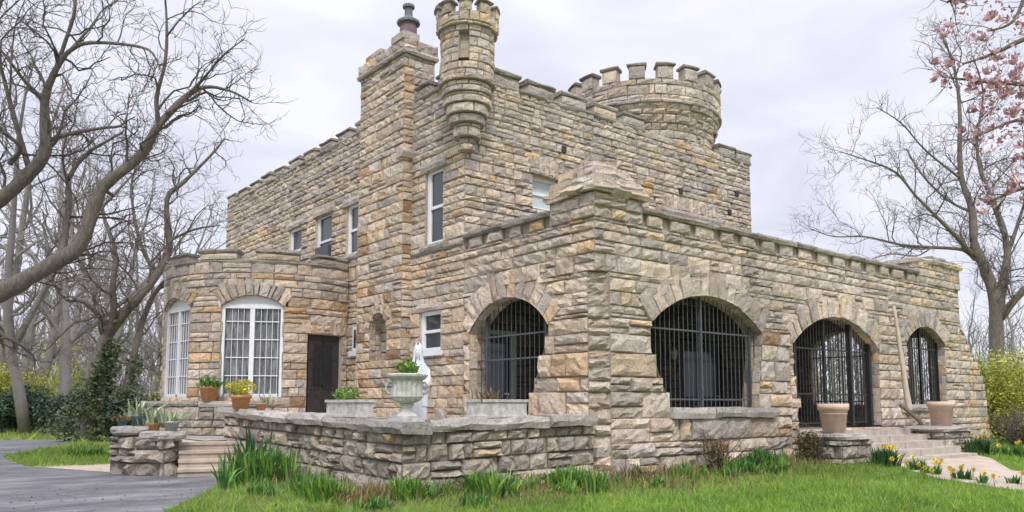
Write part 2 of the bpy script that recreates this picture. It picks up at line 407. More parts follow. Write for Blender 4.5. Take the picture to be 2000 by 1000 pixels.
UPPER = table(.13, .26, _cr)
LOWER = [c for c in FINE if c < 5.3] + [c for c in UPPER if c > 5.45]
def rect_hole(a, b, z0, z1): return lambda z: (a, b) if z0 <= z <= z1 else None
def rect_reveal(mb, F, a, b, z0, z1, depth, rng, warm=.4):
    for x0, y0, x1, y1 in ((a, z0, a, z1), (a, z1, b, z1), (b, z1, b, z0), (b, z0, a, z0)):
        c = (min(1, max(0, rng.gauss(warm, .15))), rng.random(), 0)
        mb.quadv([F(x0, y0, 0), F(x1, y1, 0), F(x1, y1, -depth), F(x0, y0, -depth)], c)
def soldiers(mb, F, a, b, z0, z1, rng, w_=.16, warm=.5, off=.012):
    n = max(3, int((b - a) / w_)); 
    for k in range(n): cell(mb, F, a + (b - a) * k / n, a + (b - a) * (k + 1) / n, z0 + rng.uniform(-.02, .02), z1 + rng.uniform(-.05, .05), rng, .012, .07, .025, warm, off)

def fbox(mb, F, a, b, z0, z1, d0, d1, c=(.5, .5, 0)):
    P = [F(x, z, d) for d in (d0, d1) for z in (z0, z1) for x in (a, b)]
    i = [mb.vert(p, c) for p in P]
    for q in ((0, 2, 3, 1), (4, 5, 7, 6), (0, 1, 5, 4), (2, 6, 7, 3), (0, 4, 6, 2), (1, 3, 7, 5)): mb.f.append(tuple(i[k] for k in q))

# ------------------------------------------------------------------ ground
def ground_z(x, y):
    r = max(0., min(1., (x - 1.) / 5.)) * max(0., min(1., (y + 4.5) / 3.5))
    return .1 + .14 * r * r * (3 - 2 * r)
mb = MB()
gx = sorted(set([-900, -300, -120, -60, -35] + [-25 + k * .8 for k in range(71)] + [40, 60, 120, 300, 900]))
gy = sorted(set([-900, -300, -120, -60, -30] + [-20 + k * .8 for k in range(85)] + [60, 80, 130, 300, 900]))
ids = [[mb.vert((x, y, ground_z(x, y))) for x in gx] for y in gy]
for j in range(len(gy) - 1):
    for i in range(len(gx) - 1): mb.f.append((ids[j][i], ids[j][i + 1], ids[j + 1][i + 1], ids[j + 1][i]))
tag(mb.build('ground', 'ground', smooth=True), kind='structure')
def sheet(name, pts, m, dz=.004):
    """a paving sheet that follows the ground"""
    mb = MB(); mb.f.append(tuple(mb.vert((x, y, ground_z(x, y) + dz)) for x, y in pts)); return tag(mb.build(name, m), kind='structure')
# driveway: comes from behind the viewer's left, passes the steps and goes back beside the house
sheet('driveway', [(-5.0, 5.6), (-5.0, 4.6), (-5.7, 3.2), (-6.5, 1.9), (-7.15, .7), (-8.2, -1.2), (-10.5, -5.5), (-14, -12), (-24, -12), (-24, 20), (-15, 27), (-7, 27.4), (-4.5, 26.0), (-3.6, 24.6), (-4.2, 22), (-5.6, 19), (-7.4, 14.6), (-7.4, 11), (-6.4, 8.2), (-6.2, 7.0)], 'asphalt')
sheet('stone_apron', [(-6.2, 7.6), (-7.3, 10.6), (-6.9, 11.1), (-5.6, 10.6), (-5.0, 9.6), (-5.4, 7.8)], 'path', .008)
# ------------------------------------------------------------------ the castle
HOUSE = thing('stone_castle', 'castle-like rock-faced limestone house with battlements, round tower and arched porch', 'house', (5.5, 10., 0))
rng = random.Random(11)
FL = flat((0, 0, 0), (0, 1, 0), (-1, 0, 0))          # left side of house and porch, s = y
FP = flat((0, 0, 0), (1, 0, 0), (0, -1, 0))          # porch front, s = x
FM = flat((0, 4.15, 0), (1, 0, 0), (0, -1, 0))       # main front, s = x
TOP = 9.12
warmL = lambda z: .62 if z < 5.6 else (.52 if z < 7.6 else .36)
warmM = lambda z: .50 if z < 7.8 else .36
# windows: (frame, s0, s1, z0, z1)
WL = [(5.03, 5.80, 5.30, 7.14), (5.08, 6.0, 2.75, 3.70), (9.25, 9.95, 5.65, 7.10), (10.85, 11.95, 5.55, 7.15), (12.95, 13.95, 5.65, 7.10)]
mb = MB()
panel(mb, FL, 4.15, 19.83, .1, TOP, [rect_hole(*q) for q in WL] + [lambda z: (6.75, 8.3) if z < 9.5 else None, lambda z: (10.0, 14.6) if z < 4.6 else None], rng, courses=LOWER, warm=warmL, breaks=[q for x in WL for q in x[2:]])
for q in WL: rect_reveal(mb, FL, *q, .3, rng, .5)
for q in WL[:1] + WL[2:]: rough(mb, FL, q[0] - .16, q[1] + .16, q[3], q[3] + .2, -.05, .05, rng, 9, .012, .3)
rough(mb, FL, 4.98, 6.1, 3.70, 3.88, -.05, .045, rng, 9, .012, .45)
wl = mb.build('house_wall', 'stone', HOUSE)
mb = MB()
for q in WL:
    if q[2] > 3: mb = MB(); rough(mb, FL, q[0] - .12, q[1] + .12, q[2] - .14, q[2], -.28, .09, rng, 9, .01, .5); mb.build('stone_sill', 'slab', wl)
WM = [(2.02, 2.95, 6.26, 7.10), (6.95, 9.35, 5.4, 6.85)]
mb = MB()
panel(mb, FM, 0, 11.05, 4.3, TOP, [rect_hole(*q) for q in WM], rng, courses=LOWER, lmin=.18, lmax=.6, warm=warmM, breaks=[q for x in WM for q in x[2:]])
rect_reveal(mb, FM, *WM[0], .3, rng, .5); rect_reveal(mb, FM, *WM[1], .3, rng, .5)
soldiers(mb, FM, 1.85, 3.1, 7.14, 7.55, rng); rough(mb, FM, 6.75, 9.55, 6.86, 7.05, -.05, .05, rng, 3, .012, .1); soldiers(mb, FM, 6.75, 9.6, 7.06, 7.42, rng, .17, .58)
wm = mb.build('house_wall', 'stone', HOUSE)
mb = MB(); panel(mb, flat((0, 19.83, 0), (1, 0, 0), (0, 1, 0)), 0, 11.05, .1, TOP, rng=rng, warm=.4, lmin=.5, lmax=1.2, courses=BIG); mb.build('house_wall', 'stone', HOUSE)
mb = MB(); panel(mb, flat((11.05, 0, 0), (0, 1, 0), (1, 0, 0)), 4.15, 19.83, .1, TOP, rng=rng, warm=.4, lmin=.5, lmax=1.2, courses=BIG); mb.build('house_wall', 'stone', HOUSE)
mb = MB()
for vx, vz in ((3.04, 7.92), (7.6, 7.62), (9.9, 7.35), (10.3, 8.0)):
    mb = MB(); fbox(mb, FM, vx - .07, vx + .07, vz - .08, vz + .08, -.03, .052); mb.build('vent_hole', 'dark', wm)
mb = MB(); mb.box((.3, 4.45, 8.7), (10.5, 0, 0), (0, 15.1, 0), (0, 0, .1)); mb.build('flat_roof', 'roof', HOUSE)

def battlement(F, s0, s1, z, h, mw, gap, par, rng, th=.4, capt=.075, warm=.3, low=.0, capm='cap', skip=()):
    """a row of merlons with cap stones along a parapet"""
    n = max(1, round((s1 - s0 + gap) / (mw + gap))); st = (s1 - s0 + gap) / n; k_ = mw / (mw + gap)
    mb = MB(); rough(mb, F, s0, s1, z - .09, z, -th, .035, rng, .9, .012, warm); co = mb.build('parapet_coping', capm, par)
    for k in range(n):
        a = s0 + k * st; b = a + st * k_
        if any(p < (a + b) / 2 < q for p, q in skip): continue
        m = MB(); zt = z + h - capt
        P = [F(x, zz, d) for d in (-th, 0) for zz in (z, zt) for x in (a, b)]
        i = [m.vert(p, (.35, .5, .3)) for p in P]
        for q in ((0, 2, 3, 1), (0, 4, 6, 2), (1, 3, 7, 5), (2, 6, 7, 3)): m.f.append(tuple(i[x] for x in q))
        cell(m, F, a, b, z, zt, rng, .012, .02, .03, warm, .005, (1, 1, 0, 0))
        mo = m.build('merlon', 'stone', co)
        c = MB(); rough(c, F, a - .045, b + .045, zt, z + h + rng.uniform(-.02, .03), -th - .04, .05, rng, .7, .014, warm)
        join_cap(mo, c, capm)
    return co
def join_cap(mo, c, m):
    """adds the cap stone to the merlon's own mesh with its own material slot"""
    me = mo.data; nv = len(me.vertices); d = Vector((0, 0, 0)); q = mo
    while q: d += q.location; q = q.parent
    v = [tuple(x.co) for x in me.vertices] + [(x - d.x, y - d.y, z - d.z) for x, y, z in c.v]
    f = [tuple(p.vertices) for p in me.polygons]; n1 = len(f); f += [tuple(i + nv for i in p) for p in c.f]
    old = np.zeros(nv * 4, dtype=np.float32); me.color_attributes['st'].data.foreach_get('color', old)
    me.clear_geometry(); me.from_pydata(v, [], f)
    a = me.color_attributes.new('st', 'FLOAT_COLOR', 'POINT') if 'st' not in me.color_attributes else me.color_attributes['st']
    a.data.foreach_set('color', np.concatenate([old, np.array(c.c, dtype=np.float32).ravel()]))
    me.materials.append(M[m]); me.polygons.foreach_set('material_index', [0] * n1 + [1] * (len(f) - n1)); me.update()
battlement(FL, 4.7, 6.3, TOP, .28, .5, .3, wl, rng)
battlement(FL, 8.7, 19.75, TOP, .27, .74, .42, wl, rng)
battlement(FM, .75, 6.1, TOP, .30, .85, .28, wm, rng)
battlement(FM, 9.5, 11.1, TOP, .30, .75, .1, wm, rng)
# wall tops seen edge on behind the parapets
# chimney breast with stack and flue
FCl = flat((-.28, 0, 0), (0, 1, 0), (-1, 0, 0)); FCf = flat((0, 6.4, 0), (1, 0, 0), (0, -1, 0)); FCb = flat((0, 8.68, 0), (1, 0, 0), (0, 1, 0)); FCr = flat((.62, 0, 0), (0, 1, 0), (1, 0, 0))
niche = Arch(7.1, 7.95, 2.6, 3.44, 3.82, .26)
mb = MB()
nh = lambda z: None if not 2.6 < z < 3.82 else ((7.1, 7.95) if z < 3.44 else (7.525 - math.sqrt(max(0, niche.r ** 2 - (z - niche.zc) ** 2)) - .03, 7.525 + math.sqrt(max(0, niche.r ** 2 - (z - niche.zc) ** 2)) + .03))
panel(mb, FCl, 6.4, 8.68, .1, 10.32, [nh], rng, warm=lambda z: .68 if z < 5 else (.6 if z < 7.6 else .5), breaks=(2.6,))
panel(mb, FCf, -.28, .02, .1, 10.32, (), rng, warm=.62, lmin=.2, lmax=.5); panel(mb, FCf, .02, .62, 9.0, 10.32, (), rng, warm=.45, lmin=.2, lmax=.5)
panel(mb, FCb, -.28, .62, .1, 10.32, (), rng, warm=.5); panel(mb, FCr, 6.4, 8.68, 9.0, 10.32, (), rng, warm=.5)
niche.voussoirs(mb, FCl, rng, .16, .6); niche.reveal(mb, FCl, rng, .36, .6)
panel(mb, FCl, 7.05, 8.0, 2.55, 3.9, (), rng, warm=.55, off=-.34)
rough(mb, FCf, -.38, .03, 7.62, 7.85, -.2, .12, rng, 9, .02, .15)
ch = mb.build('chimney_stack', 'stone', HOUSE)
mb = MB()
for F, a, b in ((FCl, 6.32, 8.76), (FCf, -.36, .7), (FCb, -.36, .7), (FCr, 6.32, 8.76)):
    rough(mb, F, a, b, 10.32, 10.44, -.3, .09, rng, .7, .012, .2)
    panel(mb, F, a + .02, b - .02, 10.44, 10.72, (), rng, warm=.5, off=.06)
for a, b, h in ((6.34, 6.95, .16), (7.5, 8.0, .1)): fbox(mb, FCl, a, b, 10.7, 10.72 + h, -.4, .08, (.4, .5, .2))
mb.box((-.2, 6.45, 10.6), (.8, 0, 0), (0, 2.1, 0), (0, 0, .1), (.3, .3, 1))
mb.box((-.3, 8.1, 10.7), (.25, 0, 0), (0, .3, 0), (0, 0, .16), (1, .1, 0))
mb.build('chimney_coping', 'stone', ch)
fl = Vector((.3, 7.2, 10.53))
mb = MB(); mb.lathe(fl, [(.0, 0), (.27, 0), (.25, .1), (.235, .5), (.225, .95), (.21, 1.02)], 12); mb.build('clay_flue', 'purple', ch)
mb = MB(); mb.lathe(fl, [(.2, 1.0), (.31, 1.02), (.31, 1.08), (.22, 1.15), (.14, 1.2), (.11, 1.24), (.105, 1.44), (.16, 1.47), (.16, 1.54), (.1, 1.58), (.0, 1.6)], 12); mb.build('flue_cap', 'copper', ch)

# corner turret (bartizan)
TC = (-.02, 4.05)
pr = lambda z: .62 if z > 9.05 else (.66 if z > 8.55 else max(.10, .66 - (8.55 - z) * .48))
turret_t = table(.14, .22, random.Random(5))
mb = MB()
def turret_ring(mb, r, z0, z1, rng, warm=.42, rel=.022, hole=None, lm=(.2, .42)):
    F = round_(TC[0], TC[1], r, pi / 2, 1); c = 2 * pi * (r(5) if callable(r) else r)
    panel(mb, F, 0, c, z0, z1, [hole] if hole else [], rng, warm=warm, lmin=lm[0], lmax=lm[1], rel=rel, courses=turret_t, e0=0, e1=0)
A_T = math.atan2(CAM.y - TC[1], CAM.x - TC[0]); a_n = (A_T - pi / 2 - .13) % (2 * pi)
turret_ring(mb, .62, 8.8, 10.0, rng, hole=lambda z: ((a_n * .62 - .12, a_n * .62 + .12) if 9.2 < z < 9.78 else None))
Fn = round_(TC[0], TC[1], .62, pi / 2, 1)
rect_reveal(mb, Fn, a_n * .62 - .125, a_n * .62 + .125, 9.18, 9.8, .16, rng); mb.quadv([Fn(a_n * .62 - .14, 9.2, -.16), Fn(a_n * .62 + .14, 9.2, -.16), Fn(a_n * .62 + .14, 9.85, -.16), Fn(a_n * .62 - .14, 9.85, -.16)], (.4, .6, .2))
for r, z0, z1 in ((.645, 8.7, 8.82), (.57, 8.45, 8.7), (.54, 8.22, 8.45), (.47, 8.0, 8.22), (.40, 7.8, 8.0), (.31, 7.5, 7.8), (.18, 7.22, 7.5)):
    turret_ring(mb, r, z0, z1, rng, .34, .025, lm=(.3, .6))
    n = 24; mb.f.append(tuple(mb.vert((TC[0] + r * cos(2 * pi * k / n), TC[1] + r * sin(2 * pi * k / n), z0 + .01), (.3, .4, .4)) for k in range(n)))
tu = mb.build('corner_turret', 'stone', HOUSE)
mb = MB(); FT = round_(TC[0], TC[1], .70, pi / 2, 1); cT = 2 * pi * .70
panel(mb, FT, 0, cT, 9.94, 10.24, (), rng, warm=.5, lmin=.22, lmax=.42, courses=turret_t, e0=0, e1=0)
n = 24
for zz in (9.95, 10.2): mb.f.append(tuple(mb.vert((TC[0] + .69 * cos(2 * pi * k / n), TC[1] + .69 * sin(2 * pi * k / n), zz), (.3, .4, .4)) for k in range(n)))
tp = mb.build('turret_parapet', 'stone', tu)
def ring_merlons(par, F, circ, n, mw, z, h, th, cap, rng, warm=.4, ph=0.):
    for k in range(n):
        a = ph + circ * k / n; b = a + mw
        m = MB(); P = [F(x, zz, d) for d in (-th, 0) for zz in (z, z + h) for x in (a, b)]
        i = [m.vert(p, (.38, .5, .25)) for p in P]
        for q in ((0, 2, 3, 1), (0, 4, 6, 2), (1, 3, 7, 5), (2, 6, 7, 3)): m.f.append(tuple(i[x] for x in q))
        cell(m, F, a, b, z, z + h, rng, .012, .015, .03, warm, .005, (1, 1, 0, 0))
        mo = m.build('merlon', 'stone', par)
        if cap:
            c = MB(); rough(c, F, a - .06, b + .06, z + h, z + h + cap, -th - .05, .06, rng, 9, .012, .3); join_cap(mo, c, 'cap')
ring_merlons(tp, FT, cT, 9, .29, 10.24, .24, .2, .05, rng, .45, .1)

# big round tower
TWx, TWy = 8.5, 6.32
rt = lambda z: 2.12 if z < 9.5 else 2.12 + min(.26, (z - 9.5) * .36)
FW_ = round_(TWx, TWy, rt, pi / 2, 1); cW = 2 * pi * 2.12
mb = MB()
panel(mb, FW_, 0, cW, 4., 10.25, (), rng, courses=UPPER, lmin=.18, lmax=.55, warm=lambda z: .47 if z < 9.3 else .36, rel=.05)
tw = mb.build('round_tower', 'stone', HOUSE)
FW2 = round_(TWx, TWy, 2.40, pi / 2, 1); cW2 = 2 * pi * 2.40
mb = MB(); panel(mb, FW2, 0, cW2, 10.33, 10.95, (), rng, warm=.42)
rough(mb, FW2, 0, cW2, 10.24, 10.33, -.4, .05, rng, .6, .01, .2)
n = 40; mb.f.append(tuple(mb.vert((TWx + 2.37 * cos(2 * pi * k / n), TWy + 2.37 * sin(2 * pi * k / n), 10.5), (.3, .4, .4)) for k in range(n)))
twp = mb.build('tower_parapet', 'stone', tw)
ring_merlons(twp, FW2, cW2, 18, .47, 10.95, .38, .32, .08, rng, .4, .1)
mb = MB()
for a_ in (-.62, -.36): 
    s_ = ((math.atan2(CAM.y - TWy, CAM.x - TWx) - pi / 2 - a_ + 1.05) % (2 * pi)) * 2.12
    mb = MB(); fbox(mb, FW_, s_ - .06, s_ + .06, 9.74, 9.84, -.05, .035); mb.build('drain_hole', 'dark', tw)
# ------------------------------------------------------------------ the porch
a1 = Arch(1.30, 3.92, .72, 3.05, 3.72, .46, aL=lambda z: 1.30 if z > 2.9 else 1.30 + (2.9 - z) * .42)
a2 = Arch(1.50, 5.20, 1.42, 3.08, 3.76, .5, aL=lambda z: 1.50 if z > 2.55 else 1.50 + (2.55 - z) * .5, bL=lambda z: 5.2 if z > 2.6 else 5.2 - (2.6 - z) * .16)
a3 = Arch(6.44, 10.50, .96, 2.92, 3.66, .5, aL=lambda z: 6.44 + (.26 if 1.3 < z < 1.75 else (.1 if z < 2.2 else 0)))
a4 = Arch(12.1, 14.5, 1.5, 3.22, 3.72, .42)
CH = 3.97
PT = 4.98
big = dict(courses=BIG, lmin=.3, lmax=.95, rel=.06, deep=.045, j=.018)
PORCH = MB()
panel(PORCH, FL, 0, 4.15, .1, 3.2, [a1.hole, lambda z: (-1, .2)], rng, warm=.6, **big)
panel(PORCH, FL, 0, 4.15, 3.2, PT, [a1.hole, lambda z: (-1, .2) if z < CH else None], rng, warm=.5, lmin=.25, lmax=.75, rel=.05, breaks=(CH,))
a1.voussoirs(PORCH, FL, rng, .27, .5); a1.reveal(PORCH, FL, rng)
pw = PORCH.build('porch_wall', 'stone', HOUSE)
mb = MB()
panel(mb, FP, 0, 6.3, .1, 3.2, [a2.hole, a3.hole, lambda z: (-1, .38)], rng, warm=.47, **big)
panel(mb, FP, 6.3, 15.66, .1, 3.2, [a2.hole, a3.hole, a4.hole], rng, warm=.47, courses=FINE, lmin=.3, lmax=.8, rel=.05, e0=0)
panel(mb, FP, 0, 15.66, 3.2, PT, [a2.hole, a3.hole, a4.hole, lambda z: (-1, .38) if z < CH else None], rng, warm=.4, lmin=.25, lmax=.8, rel=.045, breaks=(CH,))
for a, wv in ((a2, .3), (a3, .28), (a4, .24)): a.voussoirs(mb, FP, rng, wv, .42); a.reveal(mb, FP, rng)
pf = mb.build('porch_wall', 'stone', HOUSE)
# chamfered corner strip with its own stones
n_ = Vector((-.38, -.2, 0)); t_ = Vector((.38, -.2, 0)).normalized(); n_ = Vector((-.2, -.38, 0)).normalized(); t_ = Vector((.38, -.2, 0)).normalized()
mb = MB(); ls = math.hypot(.38, .2)
FK = flat((0, .2, 0), t_, n_); panel(mb, FK, 0, ls, .1, CH, (), rng, warm=.45, courses=table(.2, .36, random.Random(9)), lmin=.6, lmax=.9, rel=.1, deep=.05, j=.03)
mb.f.append((mb.vert((0, .2, CH)), mb.vert((.38, 0, CH)), mb.vert((0, 0, CH)))); mb.build('corner_strip', 'stone', pw)
FE = flat((15.66, 0, 0), (0, 1, 0), (1, 0, 0)); FEi = flat((15.22, 0, 0), (0, 1, 0), (-1, 0, 0))
ae = Arch(2.5, 4.78, 1.45, 3.3, 3.95, .35)
slit_h = lambda z: (.8, 1.45) if 1.5 < z < 3.6 else None
mb = MB(); panel(mb, FE, 0, 6.0, .1, PT, [ae.hole, slit_h], rng, warm=.45, breaks=(1.5, 3.6)); ae.voussoirs(mb, FE, rng); panel(mb, FEi, 0.01, 5.6, .9, 4.6, [ae.hole, slit_h], rng, warm=.35, breaks=(1.5, 3.6)); ae.voussoirs(mb, FEi, rng); rect_reveal(mb, FE, .8, 1.45, 1.5, 3.6, .44, rng); ae.reveal(mb, FEi, rng)
mb.build('porch_wall', 'stone', HOUSE)
# back wall of the porch (the house front under the porch roof and its extension)
bd = [rect_hole(.3, 1.45, .72, 3.2), rect_hole(7.4, 9.4, .72, 3.3)]
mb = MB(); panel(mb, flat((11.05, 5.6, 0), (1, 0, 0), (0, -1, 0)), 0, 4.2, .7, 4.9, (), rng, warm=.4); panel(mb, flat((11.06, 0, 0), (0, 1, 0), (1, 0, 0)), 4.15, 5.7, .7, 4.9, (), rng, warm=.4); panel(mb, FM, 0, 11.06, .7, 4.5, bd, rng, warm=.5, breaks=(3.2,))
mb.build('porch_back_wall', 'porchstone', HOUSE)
mb = MB(); mb.box((.05, .05, .55), (15.5, 0, 0), (0, 4.2, 0), (0, 0, .17)); mb.box((11.1, 4.26, .55), (4.4, 0, 0), (0, 1.4, 0), (0, 0, .168)); mb.build('porch_floor', 'slab', HOUSE)
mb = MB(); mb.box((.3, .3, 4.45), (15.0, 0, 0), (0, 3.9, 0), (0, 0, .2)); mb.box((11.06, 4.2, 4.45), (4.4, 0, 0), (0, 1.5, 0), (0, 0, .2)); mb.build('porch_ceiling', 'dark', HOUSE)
mb = MB(); mb.box((11.05, 4.4, .12), (.01, 0, 0), (0, .01, 0), (0, 0, .6))
# parapet of the porch: a row of blocks under a continuous coping
def slotted(F, s0, s1, z, h, par, rng, pitch=.8, slot=.3, warm=.36):
    mb = MB(); fbox(mb, F, s0, s1, z, z + h, -.35, -.07, (.3, .3, .4))
    n = round((s1 - s0) / pitch); st = (s1 - s0) / n
    for k in range(n):
        a = s0 + k * st + slot * rng.uniform(.2, .7); b = s0 + (k + 1) * st - slot * rng.uniform(.2, .6)
        fbox(mb, F, a + .01, b - .01, z, z + h, -.2, -.01, (.3, .3, .4)); cell(mb, F, a, b, z, z + h, rng, .012, .03, .04, warm, .005)
    mb.build('parapet_blocks', 'stone', par)
    mb = MB(); rough(mb, F, s0 - .02, s1 + .02, z + h, z + h + .11, -.4, .07, rng, .8, .014, .35); mb.build('parapet_coping', 'cap', par)
slotted(FP, 1.3, 12.98, PT, .24, pf, rng); slotted(FL, 1.25, 4.12, PT, .22, pw, rng, .75)
slotted(FL, 4.18, 6.35, PT, .1, pw, rng, .8, .2)
# right end block
mb = MB(); panel(mb, FP, 12.98, 15.7, PT, 5.62, (), rng, warm=.42, off=.03); panel(mb, FE, -.05, .9, PT, 5.62, (), rng, warm=.42, off=.03)
panel(mb, flat((12.98, 0, 0), (0, 1, 0), (-1, 0, 0)), -.03, .85, PT, 5.62, (), rng, warm=.4); mb.box((13, 0, 5.5), (2.65, 0, 0), (0, .85, 0), (0, 0, .1))
rough(mb, FP, 12.93, 15.78, 5.60, 5.74, -.9, .1, rng, .9, .02, .35); rough(mb, FP, 13.9, 15.6, 5.73, 5.86, -.8, .05, rng, .8, .02, .35)
mb.build('end_block', 'stone', pf)
# corner block with a hipped stone cap
mb = MB(); Z0, Z1, Z2 = PT, 5.46, 6.2
panel(mb, FP, -.02, 1.3, Z0, Z1, (), rng, warm=.45, off=.02, **dict(big, courses=[5.2])); panel(mb, FL, -.02, 1.22, Z0, Z1, (), rng, warm=.45, off=.02, **dict(big, courses=[5.2]))
panel(mb, flat((1.3, 0, 0), (0, 1, 0), (1, 0, 0)), -.02, 1.22, Z0, Z1, (), rng, warm=.4); panel(mb, flat((0, 1.22, 0), (1, 0, 0), (0, 1, 0)), -.02, 1.3, Z0, Z1, (), rng, warm=.4)
cb = mb.build('corner_block', 'stone', pw)
mb = MB()
for z0, z1, g0, g1 in ((Z1, Z1 + .13, -.10, -.09), (Z1 + .13, Z1 + .32, -.02, .1), (Z1 + .32, Z1 + .52, .12, .3), (Z1 + .52, Z2, .32, .3)):
    for F, a, b in ((FP, 0, 1.3), (FL, 0, 1.22)):
        rough(mb, F, a + g0, b - g0, z0, z1, -.62, -g0, rng, .55, .035, .5, .006)
    for F, a, b in ((flat((1.3, 0, 0), (0, 1, 0), (1, 0, 0)), 0, 1.22), (flat((0, 1.22, 0), (1, 0, 0), (0, 1, 0)), 0, 1.3)):
        rough(mb, F, a + g0, b - g0, z0, z1, -.62, -g0 - .004, rng, .65, .03, .5, .006)
mb.build('block_cap', 'stone', cb)
# sloping buttress at the far end
mb = MB(); prof = lambda z: 15.66 + max(.0, min(1.85, (3.9 - z) * .92 if z > 2.2 else 1.56 + (2.2 - z) * .14))
panel(mb, FP, 15.62, 17.6, .1, 3.9, [lambda z: (prof(z), 99)], rng, warm=.58, off=.0, e0=0)
for k in range(12):
    z0, z1 = .1 + 3.8 * k / 12, .1 + 3.8 * (k + 1) / 12; x0, x1 = prof(z0), prof(z1)
    ln = math.hypot(x1 - x0, z1 - z0); tx, tz = (x1 - x0) / ln, (z1 - z0) / ln
    cell(mb, lambda a, b, d: (x0 + tx * b + tz * d, a, z0 + tz * b - tx * d), 0, .8, 0, ln, rng, .015, .03, .05, .5, .0, (1, 1, 1, 1))
mb.build('sloping_buttress', 'stone', HOUSE)
# sill under the big barred arch
mb = MB(); rough(mb, FP, 2.0, 5.62, 1.22, 1.43, -.44, .13, rng, 1.1, .016, .5); mb.build('stone_sill', 'slab', pf)
mb = MB(); rough(mb, FP, 12.0, 14.6, 1.32, 1.5, -.44, .08, rng, 1.1, .014, .5); mb.build('stone_sill', 'slab', pf)

# ------------------------------------------------------------------ the bay
BX, BY, BR = -1.2, 12.3, 2.86
aB = math.atan2(CAM.y - BY, CAM.x - BX)
FB = round_(BX, BY, BR, 0, 1)
S = lambda deg: ((math.radians(deg)) % (2 * pi)) * BR
sw1, sw2, sdr = S(-121), S(-172.6), S(-81)
bw1 = Arch(sw1 - .80, sw1 + .80, 1.69, 4.05, 4.33, .42); bw2 = Arch(sw2 - .80, sw2 + .80, 1.69, 4.05, 4.33, .42); bw0 = Arch(sw2 - 2.57, sw2 - 1.77, 1.69, 4.05, 4.2, .42)
door_h = rect_hole(sdr - .56, sdr + .56, .72, 3.36)
mb = MB()
panel(mb, FB, S(114), S(-66), .1, 5.22, [bw1.hole, bw2.hole, door_h], rng, warm=lambda z: .58 if z < 4.4 else .44, breaks=(3.36, 1.69), lmin=.25, lmax=.75)
for b in (bw1, bw2): b.voussoirs(mb, FB, rng, .2, .42); b.reveal(mb, FB, rng, .25)
rect_reveal(mb, FB, sdr - .56, sdr + .56, .72, 3.36, .3, rng); soldiers(mb, FB, sdr - .74, sdr + .74, 3.37, 3.72, rng, .13, .6)
bay = mb.build('round_bay', 'stone', HOUSE)
battlement(FB, S(114), S(-66), 5.26, .25, 1.05, .5, bay, rng, .35, .08, .35)
mb = MB(); n = 40; mb.f.append(tuple(mb.vert((BX + 2.7 * cos(2 * pi * k / n), BY + 2.7 * sin(2 * pi * k / n), 5.0)) for k in range(n))); mb.build('bay_roof', 'roof', bay)
FB2 = round_(BX, BY, 3.3, 0, 1); S2 = lambda deg: ((math.radians(deg)) % (2 * pi)) * 3.3
mb = MB(); panel(mb, FB2, S2(150), S2(-110), .1, 1.45, (), rng, warm=.35, rel=.06); mb.build('bay_plinth', 'rubble', bay)
mb = MB(); rough(mb, FB2, S2(150), S2(-110), 1.45, 1.58, -.75, .07, rng, .9, .012, .6); mb.build('plinth_coping', 'slab', bay)

# ------------------------------------------------------------------ windows, doors, grilles
def window(par, F, a, b, z0, z1, sash='double', dep=.16, fw=.085, pane='glass', label=None):
    f = MB()
    for q in ((a, a + fw, z0, z1), (b - fw, b, z0, z1), (a + fw, b - fw, z1 - fw, z1), (a + fw, b - fw, z0, z0 + fw)): fbox(f, F, *q, -dep - .08, -dep)
    if sash == 'double':
        zm = (z0 + z1) / 2; fbox(f, F, a + fw, b - fw, zm - .035, zm + .035, -dep - .07, -dep - .012)
        for q in ((a + fw, a + fw + .04), (b - fw - .04, b - fw)): fbox(f, F, *q, z0 + fw, z1 - fw, -dep - .07, -dep - .02)
    fo = f.build('window', 'white', par)
    if label: fo['label'] = label
    g = MB(); g.quadv([F(a + .02, z0 + .02, -dep - .055), F(b - .02, z0 + .02, -dep - .055), F(b - .02, z1 - .02, -dep - .055), F(a + .02, z1 - .02, -dep - .055)])
    g.build('pane', pane, fo)
    return fo
for i, q in enumerate(WL):
    fo = window(HOUSE, FL, *q, dep=.07 if i != 1 else .06)
    if i == 3:
        g = MB(); fbox(g, FL, q[0] + .12, q[1] - .12, q[2] + .1, q[2] + .62, -.06, .06); g.build('window_unit', 'greyiron', fo)
    if i == 1:
        g = MB(); fbox(g, FL, q[0] - .08, q[1] + .06, q[2] - .12, q[2], -.2, .1); g.build('sill', 'white', fo)
window(HOUSE, FM, *WM[0], pane='blind', label='window with a pale drawn blind'); window(HOUSE, FM, *WM[1])
